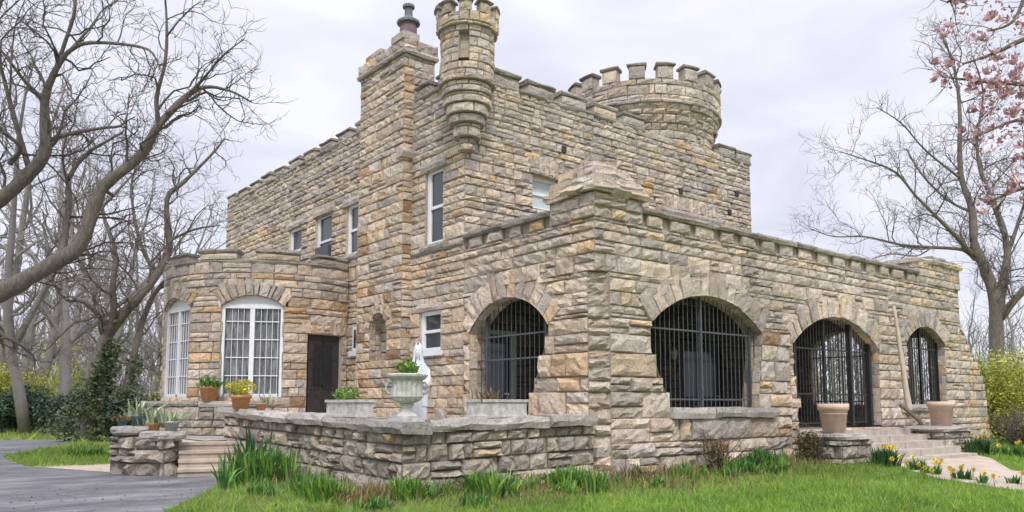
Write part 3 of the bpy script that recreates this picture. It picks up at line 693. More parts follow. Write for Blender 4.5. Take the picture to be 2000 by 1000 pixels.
# slim white slit beside the bay door
mb = MB(); q = FL; fbox(mb, FL, 9.02, 9.3, 2.95, 3.6, -.02, .07); s_ = mb.build('slit_window', 'white', HOUSE)
mb = MB(); fbox(mb, FL, 8.9, 9.42, 2.8, 2.95, -.02, .12); mb.build('sill', 'white', s_)
mb = MB(); fbox(mb, FL, 9.1, 9.22, 3.02, 3.52, .07, .076); mb.build('pane', 'glass', s_)
def bay_window(ar, ang):
    """wide arched window set on the chord, with white frame, mullion and a grid of bars before the glass"""
    a = math.radians(ang); n = Vector((cos(a), sin(a), 0)); t = Vector((-sin(a), cos(a), 0)); w_ = (ar.b - ar.a) / 2 + .02
    F = flat(Vector((BX, BY, 0)) + n * (BR - .2), t, n)
    f = MB(); zt = ar.zs
    for q in ((-w_, -w_ + .12, 1.69, zt), (w_ - .12, w_, 1.69, zt), (-.075, .045, 1.69, zt), (-w_ + .15, w_ - .15, 1.69, 1.77)): fbox(f, F, *q, -.08, .02)
    fbox(f, F, -w_, w_, zt - .06, zt + .06, -.08, .03)
    fo = f.build('window', 'white', HOUSE)
    h = MB(); n_ = 14; top = [(ar.r * sin(-ar.ang + 2 * ar.ang * k / n_), ar.zc + ar.r * cos(-ar.ang + 2 * ar.ang * k / n_) + .03) for k in range(n_ + 1)]
    h.f.append(tuple([h.vert(F(x, z, .01)) for x, z in top] + [h.vert(F(w_, zt, .01)), h.vert(F(-w_, zt, .01))])); h.build('arched_transom', 'white', fo)
    g = MB(); g.quadv([F(-w_, 1.7, -.05), F(w_, 1.7, -.05), F(w_, zt, -.05), F(-w_, zt, -.05)]); g.build('pane', 'curtained', fo)
    g = MB()
    for x in [-w_ + .15 + k * .145 for k in range(1, int((2 * w_ - .3) / .145) + 1)]:
        if abs(x + .02) > .1: fbox(g, F, x - .006, x + .006, 1.75, zt - .05, -.03, -.01)
    for z in [1.77 + k * .47 for k in range(1, 5)]: fbox(g, F, -w_ + .15, w_ - .15, z - .012, z + .012, -.028, -.006)
    g.build('window_bars', 'white', fo)
bay_window(bw1, -121); bay_window(bw2, -172.6)
# door on the bay
a_ = math.radians(-81); n = Vector((cos(a_), sin(a_), 0)); t = Vector((-sin(a_), cos(a_), 0)); FD = flat(Vector((BX, BY, 0)) + n * (BR - .17), t, n)
mb = MB(); fbox(mb, FD, -.57, .57, .72, 3.37, -.06, 0)
for z0, z1 in ((.95, 1.75), (1.9, 2.6), (2.7, 3.2)):
    for x0, x1 in ((-.45, -.05), (.05, .45)): fbox(mb, FD, x0, x1, z0, z1, 0, .018)
d_ = mb.build('door', 'door', HOUSE); d_['label'] = 'dark panelled door in the round bay'
mb = MB(); fbox(mb, FD, .3, .36, 1.72, 1.86, 0, .05); mb.build('handle', 'greyiron', d_)
mb = MB(); fbox(mb, FD, -.3, .3, 2.0, 3.1, .02, .03)
for k in range(5): fbox(mb, FD, -.24 + k * .12 - .01, -.24 + k * .12 + .01, 1.95, 3.12, .02, .045)
mb.build('door_grille', 'iron', d_)
def frame_door(F, a, b, z0, z1, m, fm, label, glass=True):
    mb = MB(); fbox(mb, F, a + .1, b - .1, z0, z1 - .1, -.12, -.06)
    for x0, x1 in ((a + .2, (a + b) / 2 - .06), ((a + b) / 2 + .06, b - .2)): fbox(mb, F, x0, x1, z0 + .2, z0 + .9, -.06, -.04)
    d = mb.build('door', m, HOUSE); d['label'] = label
    mb = MB()
    for q in ((a, a + .1, z0, z1), (b - .1, b, z0, z1), (a + .1, b - .1, z1 - .1, z1)): fbox(mb, F, *q, -.14, .03)
    mb.build('door_frame', fm, d)
    if glass:
        mb = MB(); mb.quadv([F(a + .25, z0 + 1., -.052), F(b - .25, z0 + 1., -.052), F(b - .25, z1 - .3, -.052), F(a + .25, z1 - .3, -.052)]); mb.build('pane', 'glass', d)
    mb = MB(); fbox(mb, F, b - .26, b - .16, z0 + 1.0, z0 + 1.04, -.06, .0); mb.build('handle', 'white', d)
frame_door(FM, .3, 1.45, .72, 3.2, 'bluedoor', 'greyblue', 'dark glazed door with pale frame under the porch')
frame_door(FM, 7.4, 9.4, .72, 3.3, 'bluedoor', 'door', 'wide blue-black double door behind the barred arch')
def bars(name, F, ar, d, pitch, m, rails, heavy=(), bw=.014, par=HOUSE, label=None, zb=None):
    zb = zb or ar.zb
    mb = MB(); x = ar.a + pitch * .5
    top = lambda s: ar.zc + math.sqrt(max(0, ar.r ** 2 - (s - ar.c) ** 2)) if ar.a < s < ar.b else ar.zs
    def low(s):
        z = zb
        while z < ar.zs and not (ar.aL(z) - .03 <= s <= ar.bL(z) + .03): z += .05
        return z
    while x < ar.b:
        fbox(mb, F, x - bw / 2, x + bw / 2, low(x), top(x), -d - bw / 2, -d + bw / 2); x += pitch
    for z in rails:
        l, r = (ar.aL(z), ar.bL(z)) if z < ar.zs else (ar.c - math.sqrt(ar.r ** 2 - (z - ar.zc) ** 2), ar.c + math.sqrt(ar.r ** 2 - (z - ar.zc) ** 2))
        fbox(mb, F, l, r, z - .018, z + .018, -d - .02, -d + .012)
    for x, hw in heavy: fbox(mb, F, x - hw, x + hw, low(x), top(x), -d - hw - .012, -d + hw + .012)
    o = mb.build(name, m, par)
    if label: o['label'] = label
    return o
bars('window_grille', FP, a2, .2, .145, 'greyiron', (1.6, 3.02), ((3.28, .025), (5.0, .018)), .014, label='grey bars filling the widest front arch')
bars('window_grille', FL, a1, .22, .15, 'greyiron', (1.5, 2.45, 2.95), ((3.55, .022), (1.6, .02)), .013, label='thin bars in the arch on the left side of the porch')
bars('iron_gate', FP, a3, .2, .13, 'iron', (1.05, 1.75, 2.85), ((6.78, .03), (9.35, .05), (10.3, .05), (8.1, .02)), .017, label='black double gate in the arch above the steps')
bars('window_grille', FP, a4, .2, .14, 'iron', (1.6, 3.1), ((13.3, .02), (14.4, .02)), .02, label='black bars in the narrow arch at the right end')
bars('window_grille', FEi, ae, .2, .16, 'iron', (1.6, 3.1), (), .02, label='black bars in the end arch seen through the gate')
# porch lamps
for x, z in ((7.0, 2.75), (10.4, 2.62)):
    mb = MB(); mb.lathe((x, 4.0, z), [(.0, -.05), (.07, 0), (.12, .18), (.1, .24), (.03, .3), (0, .33)], 8); lo = mb.build('wall_lantern', 'lamp', HOUSE)
    mb = MB(); mb.box((x - .02, 4.0, z + .27), (.04, 0, 0), (0, .15, 0), (0, 0, .04)); mb.cbox((x, 4.12, z + .2), (.06, .02, .12)); mb.build('lantern_bracket', 'iron', lo)
# ------------------------------------------------------------------ terrace
rng = random.Random(21)
TW = thing('terrace_wall', 'low rough stone terrace wall with thick coping in front of the house', 'wall', (-4, 0, .1))
def tilt(F, z0a, z1a, s0, s1):      # lets the coping follow a slight slope along the wall
    return lambda s, z, d: F(s, z + z0a + (z1a - z0a) * (s - s0) / (s1 - s0), d)
FTa = flat((-4, 0, 0), (0, 1, 0), (-1, 0, 0)); FTb = flat((0, .08, 0), (1, 0, 0), (0, -1, 0))
Ta, Tb = tilt(FTa, 0, .17, 0, 7.75), tilt(FTb, 0, .08, -4, 0)
rub = dict(courses=table(.14, .30, random.Random(4)), lmin=.2, lmax=.6, rel=.075, deep=.045, j=.02)
mb = MB(); panel(mb, Ta, .08, 7.75, -.25, 1.06, (), rng, warm=.42, **rub); panel(mb, flat((0, 7.75, 0), (1, 0, 0), (0, 1, 0)), -4, -3.5, 0, 1.25, (), rng, warm=.4, **rub)
mb.build('wall_face', 'rubble', TW)
mb = MB(); panel(mb, Tb, -4, 0, -.25, 1.06, (), rng, warm=.45, **rub); mb.build('wall_face', 'rubble', TW)
mb = MB(); rough(mb, Ta, -.1, 7.85, 1.06, 1.24, -.42, .13, rng, 1.25, .02, .5); mb.build('coping', 'slab', TW)
mb = MB(); rough(mb, Tb, -3.58, -.02, 1.06, 1.24, -.42, .13, rng, 1.25, .02, .5); mb.build('coping', 'slab', TW)
def ta(s): return 1.24 + .17 * s / 7.75
def tb(s): return 1.24 + .08 * (s + 4) / 4
mb = MB(); mb.f.append(tuple(mb.vert((x, y, .72)) for x, y in ((-3.7, .3), (0, .3), (0, 9.7), (-1.2, 9.4), (-4.5, 12.3), (-4.6, 7.3), (-3.7, 7.3)))); tag(mb.build('terrace_paving', 'slab'), kind='structure')
# steps to the terrace from the drive
ST = thing('stone_steps', 'four worn stone steps climbing from the drive to the terrace', 'steps', (-5.2, 6.3, .1))
mb = MB(); dx = Vector((.955, -.296, 0)); dy = Vector((.296, .955, 0)); o = Vector((-5.55, 5.78, 0))
for k in range(4):
    h = .155; p0 = o + dy * (.36 * k); n = 6; ln = 1.28
    for i in range(n):
        c = (.5, rng.random(), 0)
        mb.box(p0 + dx * (ln * i / n) + Vector((0, 0, h * k - .15)), dx * (ln / n), dy * (.36 * (4 - k) + .3), (0, 0, h * (1) + .25 - .055), c)
    sb = MB(); sb.box(p0 - dx * .01 - dy * .035 + Vector((0, 0, .1 + h * (k + 1) - .055)), dx * (ln + .02), dy * .42, (0, 0, .055)); sb.build('tread', 'path', ST)
mb.build('riser', 'step', ST)
mb = MB(); p0 = o + dy * 1.44; mb.f.append(tuple(mb.vert(p0 + dx * x + dy * y + Vector((0, 0, .70))) for x, y in ((-.2, 0), (1.28, 0), (2.0, 3.4), (-.8, 3.6)))); mb.build('landing', 'path', ST)
# rubble pier with two big cap boulders and pots
PR = thing('stone_pier', 'squat rubble stone pier with cap slabs beside the left steps', 'pier', (-6.1, 7.0, .1))
mb = MB()
pc = [Vector((-6.36, 7.55, 0)), Vector((-6.08, 6.72, 0)), Vector((-5.68, 6.28, 0)), Vector((-5.3, 6.72, 0)), Vector((-5.75, 7.9, 0))]
for a, b in zip(pc, pc[1:] + pc[:1]):
    t = (b - a); ln = t.length; t.normalize(); F = flat(a, t, (t.y, -t.x, 0))
    panel(mb, F, 0, ln, .0, .86, (), rng, warm=.32, **dict(rub, rel=.13))
mb.build('pier_body', 'rubble', PR)
def boulder(par, name, c, r, seed, m='slab', rot=0.):
    rg = random.Random(seed); mb = MB(); prev = None; n = 14
    for k, (q, z) in enumerate([(0.01, -.5), (.8, -.5), (1, -.25), (1.02, .1), (.93, .4), (.7, .5), (.01, .5)]):
        ring = []
        for a in range(n):
            g = 2 * pi * a / n; sx = abs(cos(g)) ** .6 * (1 if cos(g) > 0 else -1); sy = abs(sin(g)) ** .6 * (1 if sin(g) > 0 else -1)
            x, y = q * r[0] * sx * (1 + rg.uniform(-.08, .08)), q * r[1] * sy * (1 + rg.uniform(-.08, .08))
            ring.append(mb.vert((c[0] + x * cos(rot) - y * sin(rot), c[1] + x * sin(rot) + y * cos(rot), c[2] + (z + rg.uniform(-.07, .07)) * 2 * r[2]), (.45, .5, 0)))
        if prev:
            for a in range(n): mb.f.append((prev[a], prev[(a + 1) % n], ring[(a + 1) % n], ring[a]))
        prev = ring
    return mb.build(name, m, par)
boulder(PR, 'cap_slab', (-6.0, 7.25, .97), (.34, .5, .09), 2, 'slab', .35); boulder(PR, 'cap_slab', (-5.62, 6.62, .88), (.4, .38, .09), 3, 'slab', .5)
# right-hand steps under the gate
SR = thing('stone_steps', 'wide stone steps below the black gate leading to the flagstone path', 'steps', (9.0, -1.2, .2))
rs = MB()
for k in range(5):
    z = .88 - .145 * k; y0 = -.5 - .36 * k; n = 6
    a, b = 7.25 - .12 * k, 11.3 + .02 * k
    cuts = [a] + [a + (b - a) * (i + rng.uniform(-.25, .25)) / n for i in range(1, n)] + [b]
    for p, q in zip(cuts, cuts[1:]):
        rs.box((p + .006, y0 + rng.uniform(-.03, .01), z - .75), (q - p - .012, 0, 0), (0, 2.2 - .1 * k if k == 0 else .42, 0), (0, 0, .75 + rng.uniform(-.01, .008)), (.5, rng.random(), 0))
rs.build('step_stones', 'step', SR)
def pedestal(c, r, z, label, seed):
    P = thing('pedestal', label, 'pedestal', (c[0], c[1], ground_z(*c[:2])))
    mb = MB(); q = [Vector((c[0] - r[0], c[1] - r[1], 0)), Vector((c[0] + r[0], c[1] - r[1], 0)), Vector((c[0] + r[0], c[1] + r[1], 0)), Vector((c[0] - r[0], c[1] + r[1], 0))]
    for a, b in zip(q, q[1:] + q[:1]):
        t = b - a; ln = t.length; t.normalize(); panel(mb, flat(a, t, (t.y, -t.x, 0)), 0, ln, .05, z - .14, (), rng, warm=.4, **dict(rub, rel=.07))
    mb.build('pedestal_body', 'rubble', P); boulder(P, 'cap_slab', (c[0], c[1], z - .08), (r[0] * 1.16, r[1] * 1.2, .08), seed)
pedestal((6.45, -.95), (.62, .5), .87, 'stone block with thick cap under the terracotta pot left of the gate steps', 31)
pedestal((11.95, -.75), (.8, .55), .93, 'stone block with flat cap beside the right end of the gate steps', 32)
sheet('flagstone_path', [(7.0, -2.0), (6.2, -2.6), (5.3, -3.6), (4.2, -5.4), (2.5, -9.5), (4.8, -9.5), (6.6, -5.6), (8.5, -3.7), (11.0, -2.4), (11.5, -1.9)], 'path', .012)

# ------------------------------------------------------------------ pots, urn, planters, statue, pole
def leaves(mb, c, r, n, size, rng, thick=1., hue=.5, flat_=.0, noise_=None):
    """leaf-sized faces through the volume of an ellipsoid, thinner where the clumps leave gaps"""
    k = 0; tries = 0
    cl = [(rng.uniform(-1, 1), rng.uniform(-1, 1), rng.uniform(-1, 1), rng.uniform(.25, .5), rng.uniform(-.25, .25)) for _ in range(26)]
    while k < n and tries < n * 12:
        tries += 1
        x, y, z = rng.uniform(-1, 1), rng.uniform(-1, 1), rng.uniform(-1, 1)
        d = x * x + y * y + z * z
        if d > 1: continue
        dh = 0
        if noise_:
            m = min(((x - q[0]) ** 2 + (y - q[1]) ** 2 + (z - q[2]) ** 2) / q[3] ** 2 for q in cl)
            if m > 1 and rng.random() < noise_: continue
        q = min(cl, key=lambda q: (x - q[0]) ** 2 + (y - q[1]) ** 2 + (z - q[2]) ** 2); dh = q[4]
        p = Vector((c[0] + x * r[0], c[1] + y * r[1], c[2] + z * r[2])); s = size * rng.uniform(.6, 1.3)
        u = Vector((rng.gauss(0, 1), rng.gauss(0, 1), rng.gauss(0, .7))).normalized(); v = u.cross(Vector((rng.gauss(0, 1), rng.gauss(0, 1), rng.gauss(0, 1)))).normalized()
        cc = (min(1, max(0, rng.gauss(hue + dh, .16))), rng.random(), 0)
        mb.quadv([p - u * s, p - v * s * .45, p + u * s, p + v * s * .45], cc); k += 1
    return mb
def blades(mb, c, n, h, spread, rng, wd=.02, hue=.5, droop=.4, seg=4, var=.35):
    for _ in range(n):
        a = rng.uniform(0, 2 * pi); r0 = abs(rng.gauss(0, .5)) * spread * .5; b = a + rng.uniform(-.6, .6); H = h * rng.uniform(1 - var, 1 + var * .5)
        o = Vector((c[0] + cos(a) * r0, c[1] + sin(a) * r0, c[2])); d = Vector((cos(b), sin(b), 0)); s = Vector((-sin(b + .6), cos(b + .6), 0)); lean = rng.uniform(.1, 1.) * spread * .6
        cc = (min(1, max(0, rng.gauss(hue, .22))), rng.random(), 0); prev = None
        for k in range(seg + 1):
            t = k / seg; p = o + d * lean * t ** 1.6 + Vector((0, 0, H * (t - droop * t ** 3 * lean / max(spread * .6, .01)))); ww = wd * (1 - t ** 2) + .002
            e = (mb.vert(p - s * ww, cc), mb.vert(p + s * ww, cc))
            if prev: mb.f.append((prev[0], prev[1], e[1], e[0]))
            prev = e
    return mb
def pot(label, c, rt_, rb, h, m, rim=.05, cat='flower pot', soil=True, name='flower_pot', group=None):
    T = thing(name, label, cat, c, group)
    mb = MB(); mb.lathe(c, [(0, 0), (rb, 0), (rt_ * .94, h * .78), (rt_ * 1.04, h * .78), (rt_ * 1.06, h), (rt_ * .92, h), (rt_ * .88, h * .86), (0, h * .86)], 28); mb.build('pot_body', m, T, True)
    s = MB(); s.f.append(tuple(s.vert((c[0] + rt_ * .9 * cos(2 * pi * k / 20), c[1] + rt_ * .9 * sin(2 * pi * k / 20), c[2] + h * .9)) for k in range(20))); s.build('soil', 'soil', T)
    return T
rg = random.Random(77)
p1 = Vector((-3.86, 10.2, 1.6)); p1.x, p1.y = -2.95, 9.58
p1 = at(408, 782, 20.1)
T = pot('terracotta pot with drooping green fern, farthest left on the coping', p1, .24, .17, .36, 'terra')
blades(MB(), p1 + Vector((0, 0, .33)), 130, .32, .75, rg, .022, .5, 1.1).build('fern', 'strap', T)
p2 = Vector((-4.02, 6.75, ta(6.75) + .01))
T = pot('terracotta pot with bright yellow bush on the wall coping', p2, .215, .16, .30, 'terra')
m_ = MB(); leaves(m_, p2 + Vector((0, 0, .45)), (.33, .33, .2), 520, .035, rg, hue=.55); blades(m_, p2 + Vector((0, 0, .26)), 40, .34, .5, rg, .008, .2, .4); m_.build('yellow_bush', 'leafyellow', T)
p3 = Vector((-3.98, 5.72, ta(5.72) + .01))
T = pot('smallest terracotta pot with thin grey sprig on the coping', p3, .11, .08, .15, 'terra')
blades(MB(), p3 + Vector((.1, .0, .13)), 30, .3, .4, rg, .012, .75, .5).build('sprig', 'succulent', T)
def planter(label, c, t, hl, hw, h, m, plant):
    T = thing('planter_box', label, 'planter', c); t = Vector(t); n = Vector((-t.y, t.x, 0)); c = Vector(c)
    mb = MB(); B = c - t * hl - n * hw
    prof = [(-.03, 0), (-.03, .035), (0, .04), (0, h - .05), (-.025, h - .045), (-.025, h)]
    rings = [[mb.vert(c + t * (sx * (hl - q)) + n * (sy * (hw - q)) + Vector((0, 0, z))) for sx, sy in ((-1, -1), (1, -1), (1, 1), (-1, 1))] for q, z in prof + [(.05, h), (.05, h - .06)]]
    for a, b in zip(rings, rings[1:]):
        for k in range(4): mb.f.append((a[k], a[(k + 1) % 4], b[(k + 1) % 4], b[k]))
    mb.f.append(tuple(rings[0])); mb.build('box_body', m, T)
    s = MB(); s.f.append(tuple(s.vert(c + t * (sx * (hl - .04)) + n * (sy * (hw - .04)) + Vector((0, 0, h - .05))) for sx, sy in ((-1, -1), (1, -1), (1, 1), (-1, 1)))); s.build('soil', 'soil', T)
    plant(T, c, h)
def pl1(T, c, h):
    m = MB(); leaves(m, c + Vector((0, .1, h + .08)), (.2, .3, .15), 420, .035, rg, hue=.45); m.build('herb_mound', 'leafgreen', T)
planter('pale stone planter box with green herb mound near the dark bay door', (-3.92, 1.95, ta(1.95) + .005), (0, 1, 0), .56, .15, .29, 'concrete', pl1)
def pl2(T, c, h):
    m = MB(); blades(m, c + Vector((-.15, 0, h - .06)), 45, .28, .5, rg, .012, .4, .5); m.build('low_plants', 'leafbrown', T)
planter('pale stone planter box standing before the side porch arch', (-2.12, .2, tb(-2.1) + .005), (1, 0, 0), .52, .15, .3, 'concrete', pl2)
# urn
uc = Vector((-3.86, .2, 1.235))
U = thing('stone_urn', 'fluted grey garden urn with handles on the terrace wall corner', 'urn', uc)
mb = MB(); mb.box(uc - Vector((.2, .2, 0)), (.4, 0, 0), (0, .4, 0), (0, 0, .06)); mb.lathe(uc, [(0, .06), (.17, .06), (.175, .09), (.15, .11), (.09, .15), (.075, .2), (.09, .24), (.12, .26), (.1, .28)], 28); mb.build('urn_foot', 'urn', U, False)
mb = MB(); mb.lathe(uc, [(.06, .28), (.13, .285), ((.2, .05), .32), ((.235, .07), .38), ((.225, .07), .46), ((.225, .06), .55), (.235, .615), (.245, .63), (.29, .66), (.315, .69), (.32, .715), (.29, .73), (.25, .70), (0, .68)], 64, nf=16); mb.build('urn_bowl', 'urn', U, False)
mb = MB(); n = 26
for k in range(n):
    a = 2 * pi * k / n; q = uc + Vector((.25 * cos(a), .25 * sin(a), .385))
    mb.lathe((q.x, q.y, q.z - .015), [(0, 0), (.014, .008), (.014, .022), (0, .03)], 5)
mb.build('beading', 'urn', U)
for sg in (-1, 1):
    mb = MB(); d = Vector((RT.x, RT.y, 0)) * sg
    mb.tube([uc + d * r + Vector((0, 0, z)) for r, z in ((.23, .42), (.29, .44), (.325, .5), (.31, .57), (.26, .6), (.23, .58))], [.022, .026, .026, .024, .02, .016], 7); mb.build('handle', 'urn', U, True)
m_ = MB(); leaves(m_, uc + Vector((0, 0, .83)), (.17, .17, .14), 260, .035, rg, hue=.4); blades(m_, uc + Vector((0, 0, .68)), 45, .3, .4, rg, .012, .45, .6); m_.build('green_plant', 'leafgreen', U)
# statue of a robed figure
sc = Vector((-3.315, .76, .72))
SCL = .76
SX = thing('statue', 'white robed garden statue with pale blue veil behind the urn', 'statue', sc)
mb = MB(); mb.box(sc - Vector((.24, .24, 0)), (.48, 0, 0), (0, .48, 0), (0, 0, .14)); mb.build('plinth', 'concrete', SX)
face_dir = Vector((-.6, -.8, 0)).normalized(); side = Vector((face_dir.y, -face_dir.x, 0))
def body_ring(mb, z, rx, ry, fold, off=0., n=36):
    return [mb.vert(sc + side * (rx * cos(2 * pi * a / n) * (1 + fold * cos(9 * 2 * pi * a / n + z * 3))) + face_dir * (ry * sin(2 * pi * a / n) * (1 + fold * cos(9 * 2 * pi * a / n + z * 3)) + off) + Vector((0, 0, z))) for a in range(n)]
mb = MB(); prev = None
for z, rx, ry, fo, of in ((.14, .235, .21, .06, 0), (.3, .22, .19, .06, 0), (.6, .2, .165, .055, 0), (.85, .19, .15, .045, .005), (1.0, .185, .145, .03, .01), (1.1, .165, .13, .02, .01), (1.25, .195, .14, .015, .01), (1.36, .205, .125, .01, 0), (1.42, .17, .1, 0, 0), (1.46, .08, .075, 0, .01), (1.5, .052, .055, 0, .015), (1.53, .055, .062, 0, .02), (1.56, .07, .085, 0, .025), (1.62, .078, .095, 0, .025), (1.68, .076, .092, 0, .02), (1.73, .055, .07, 0, .015), (1.755, .01, .01, 0, .01)):
    ring = body_ring(mb, z, rx, ry, fo, of)
    if prev:
        for a in range(36): mb.f.append((prev[a], prev[(a + 1) % 36], ring[(a + 1) % 36], ring[a]))
    prev = ring
for sg in (-1, 1):      # sleeves to the joined hands
    q = [sc + side * (sg * x) + face_dir * y + Vector((0, 0, z)) for x, y, z in ((.19, 0, 1.34), (.22, .06, 1.2), (.2, .13, 1.08), (.11, .2, 1.12), (.03, .215, 1.2))]
    mb.tube(q, [.06, .066, .07, .055, .03], 10)
    mb.tube([sc + side * (sg * .02) + face_dir * y + Vector((0, 0, z)) for y, z in ((.21, 1.18), (.222, 1.26), (.215, 1.33))], [.026, .024, .012], 8)
nose = sc + face_dir * .118 + Vector((0, 0, 1.615)); mb.tube([nose + Vector((0, 0, .03)) - face_dir * .012, nose + face_dir * .008 - Vector((0, 0, .01)), nose - Vector((0, 0, .018)) - face_dir * .01], [.008, .014, .008], 6)
mb.build('robed_body', 'statue', SX, True)
mb = MB(); prev = None
for z, rx, ry in ((.75, .225, .17), (1.0, .22, .165), (1.25, .235, .165), (1.38, .215, .145), (1.46, .135, .11), (1.55, .105, .115), (1.64, .102, .122), (1.71, .085, .105), (1.765, .05, .06), (1.79, .01, .01)):
    ring = []
    for a in range(25):
        g = pi * .72 + (2 * pi - .44 * pi) * a / 24 + (.0)
        g = pi / 2 + .45 + (2 * pi - .9) * a / 24
        ring.append(mb.vert(sc + side * (rx * cos(g) * (1 + .03 * cos(11 * g))) + face_dir * (ry * sin(g) * (1 + .03 * cos(11 * g)) + .005) + Vector((0, 0, z))))
    if prev:
        for a in range(24): mb.f.append((prev[a], prev[a + 1], ring[a + 1], ring[a]))
    prev = ring
mb.build('veil', 'blueveil', SX, True); SX.scale = (SCL, SCL, 1)
# pots by the gate steps
c = Vector((6.42, -.95, .875)); T = pot('large terracotta pot with ribbed rim left of the gate steps', c, .315, .235, .64, 'pinkterra')
mb = MB()
for z in (.40, .475): mb.lathe(c, [(.288 * (.74 + .26 * z / .51), z), (.305 * (.74 + .26 * z / .51) + .012, z + .015), (.29 * (.74 + .26 * z / .51), z + .03)], 28)
mb.build('rib', 'pinkterra', T, True)
c = Vector((12.35, -.72, .935)); T = pot('large pale pink pot before the narrow right arch', c, .33, .25, .64, 'pinkterra')
# pots on the rubble pier
c = Vector((-5.95, 7.2, 1.055)); T = pot('dark blue-green glazed pot with agave on the left pier', c, .15, .11, .24, 'greenpot'); blades(MB(), c + Vector((0, 0, .2)), 34, .36, .75, rg, .026, .7, .5).build('agave', 'succulent', T)
c = Vector((-5.75, 6.78, .965)); T = pot('small terracotta pot with spindly green plant on the pier', c, .12, .08, .16, 'terra'); blades(MB(), c + Vector((0, 0, .13)), 40, .42, .5, rg, .014, .55, .6).build('spindly_plant', 'succulent', T)
c = Vector((-5.5, 6.5, .965)); T = pot('pale grey-blue glazed pot with succulent, rightmost on the pier', c, .155, .10, .2, 'greyblue'); blades(MB(), c + Vector((0, 0, .17)), 46, .36, .75, rg, .018, .6, .6).build('succulent', 'succulent', T)
c = Vector((-6.18, 7.5, 1.055)); T = pot('small dark pot with brown grassy plant at the back of the pier', c, .1, .08, .13, 'greenpot'); blades(MB(), c + Vector((0, 0, .1)), 50, .25, .6, rg, .01, .5, .8).build('brown_plant', 'leafbrown', T)
# wooden pole leaning against the porch
mb = MB(); a, b = at(1778, 818, 20.6), at(1746, 598, 20.95)
mb.tube([a + (b - a) * k / 10 + Vector((.012 * sin(k * 1.7), 0, 0)) for k in range(11)], [.075, .078, .072, .07, .066, .062, .056, .054, .048, .044, .038], 9, jit=.12); tag(mb.build('wooden_pole', 'pole', None, True), 'bleached wooden pole leaning on the pier right of the gate', 'pole')
for k, (a, b) in enumerate(((( 1758, 790), (1800, 828)), ((1770, 812), (1792, 800)))):
    mb = MB(); p, q = at(*a, 20.4), at(*b, 20.3); mb.tube([p, p + (q - p) * .5 + Vector((0, 0, .03)), q], [.05, .055, .04], 7)
    tag(mb.build('driftwood_branch', 'bark', None, True), ('longer dark driftwood branch' if k == 0 else 'short driftwood stub') + ' lying at the foot of the wooden pole', 'driftwood')
# ------------------------------------------------------------------ trees
def wander(p, d, L, n, rng, wob, up=.0):
    pts = [Vector(p)]; d = Vector(d).normalized()
    for k in range(n):
        d = (d + Vector((rng.gauss(0, wob), rng.gauss(0, wob), rng.gauss(0, wob) + up))).normalized(); pts.append(pts[-1] + d * (L / n))
    return pts
def twigs(mb, pts, rad, lvl, rng, P, t0=.15):
    """side branches along a limb, each with its own in turn"""
    if lvl <= 0: return
    tot = sum((b - a).length for a, b in zip(pts, pts[1:])); n = max(2, int(tot * P['dens'][lvl]))
    for k in range(n):
        t = t0 + (1 - t0) * (k + rng.random()) / n; f = t * (len(pts) - 1); i = min(int(f), len(pts) - 2); u = f - i
        p = pts[i].lerp(pts[i + 1], u); r = rad[i] * (1 - u) + rad[i + 1] * u; d = (pts[i + 1] - pts[i]).normalized()
        s = d.cross(Vector((rng.gauss(0, 1), rng.gauss(0, 1), rng.gauss(0, 1)))).normalized()
        a = rng.uniform(.5, 1.15); nd = d * cos(a) + s * sin(a) + Vector((0, 0, P.get('up', .15)))
        L_ = P['len'][lvl] * rng.uniform(.5, 1.25) * (1.15 - .5 * t); rr = min(r * .62, P['rad'][lvl] * rng.uniform(.7, 1.2))
        if lvl == 1: rr = P['rad'][1]
        m = 6 if lvl > 1 else 4; q = wander(p, nd, L_, m, rng, P.get('wob', .22), .03); ra = [rr * (1 - .72 * j / m) for j in range(m + 1)]
        mb.tube(q, ra, 5 if rr > .05 else 3, cap=False); twigs(mb, q, ra, lvl - 1, rng, P)
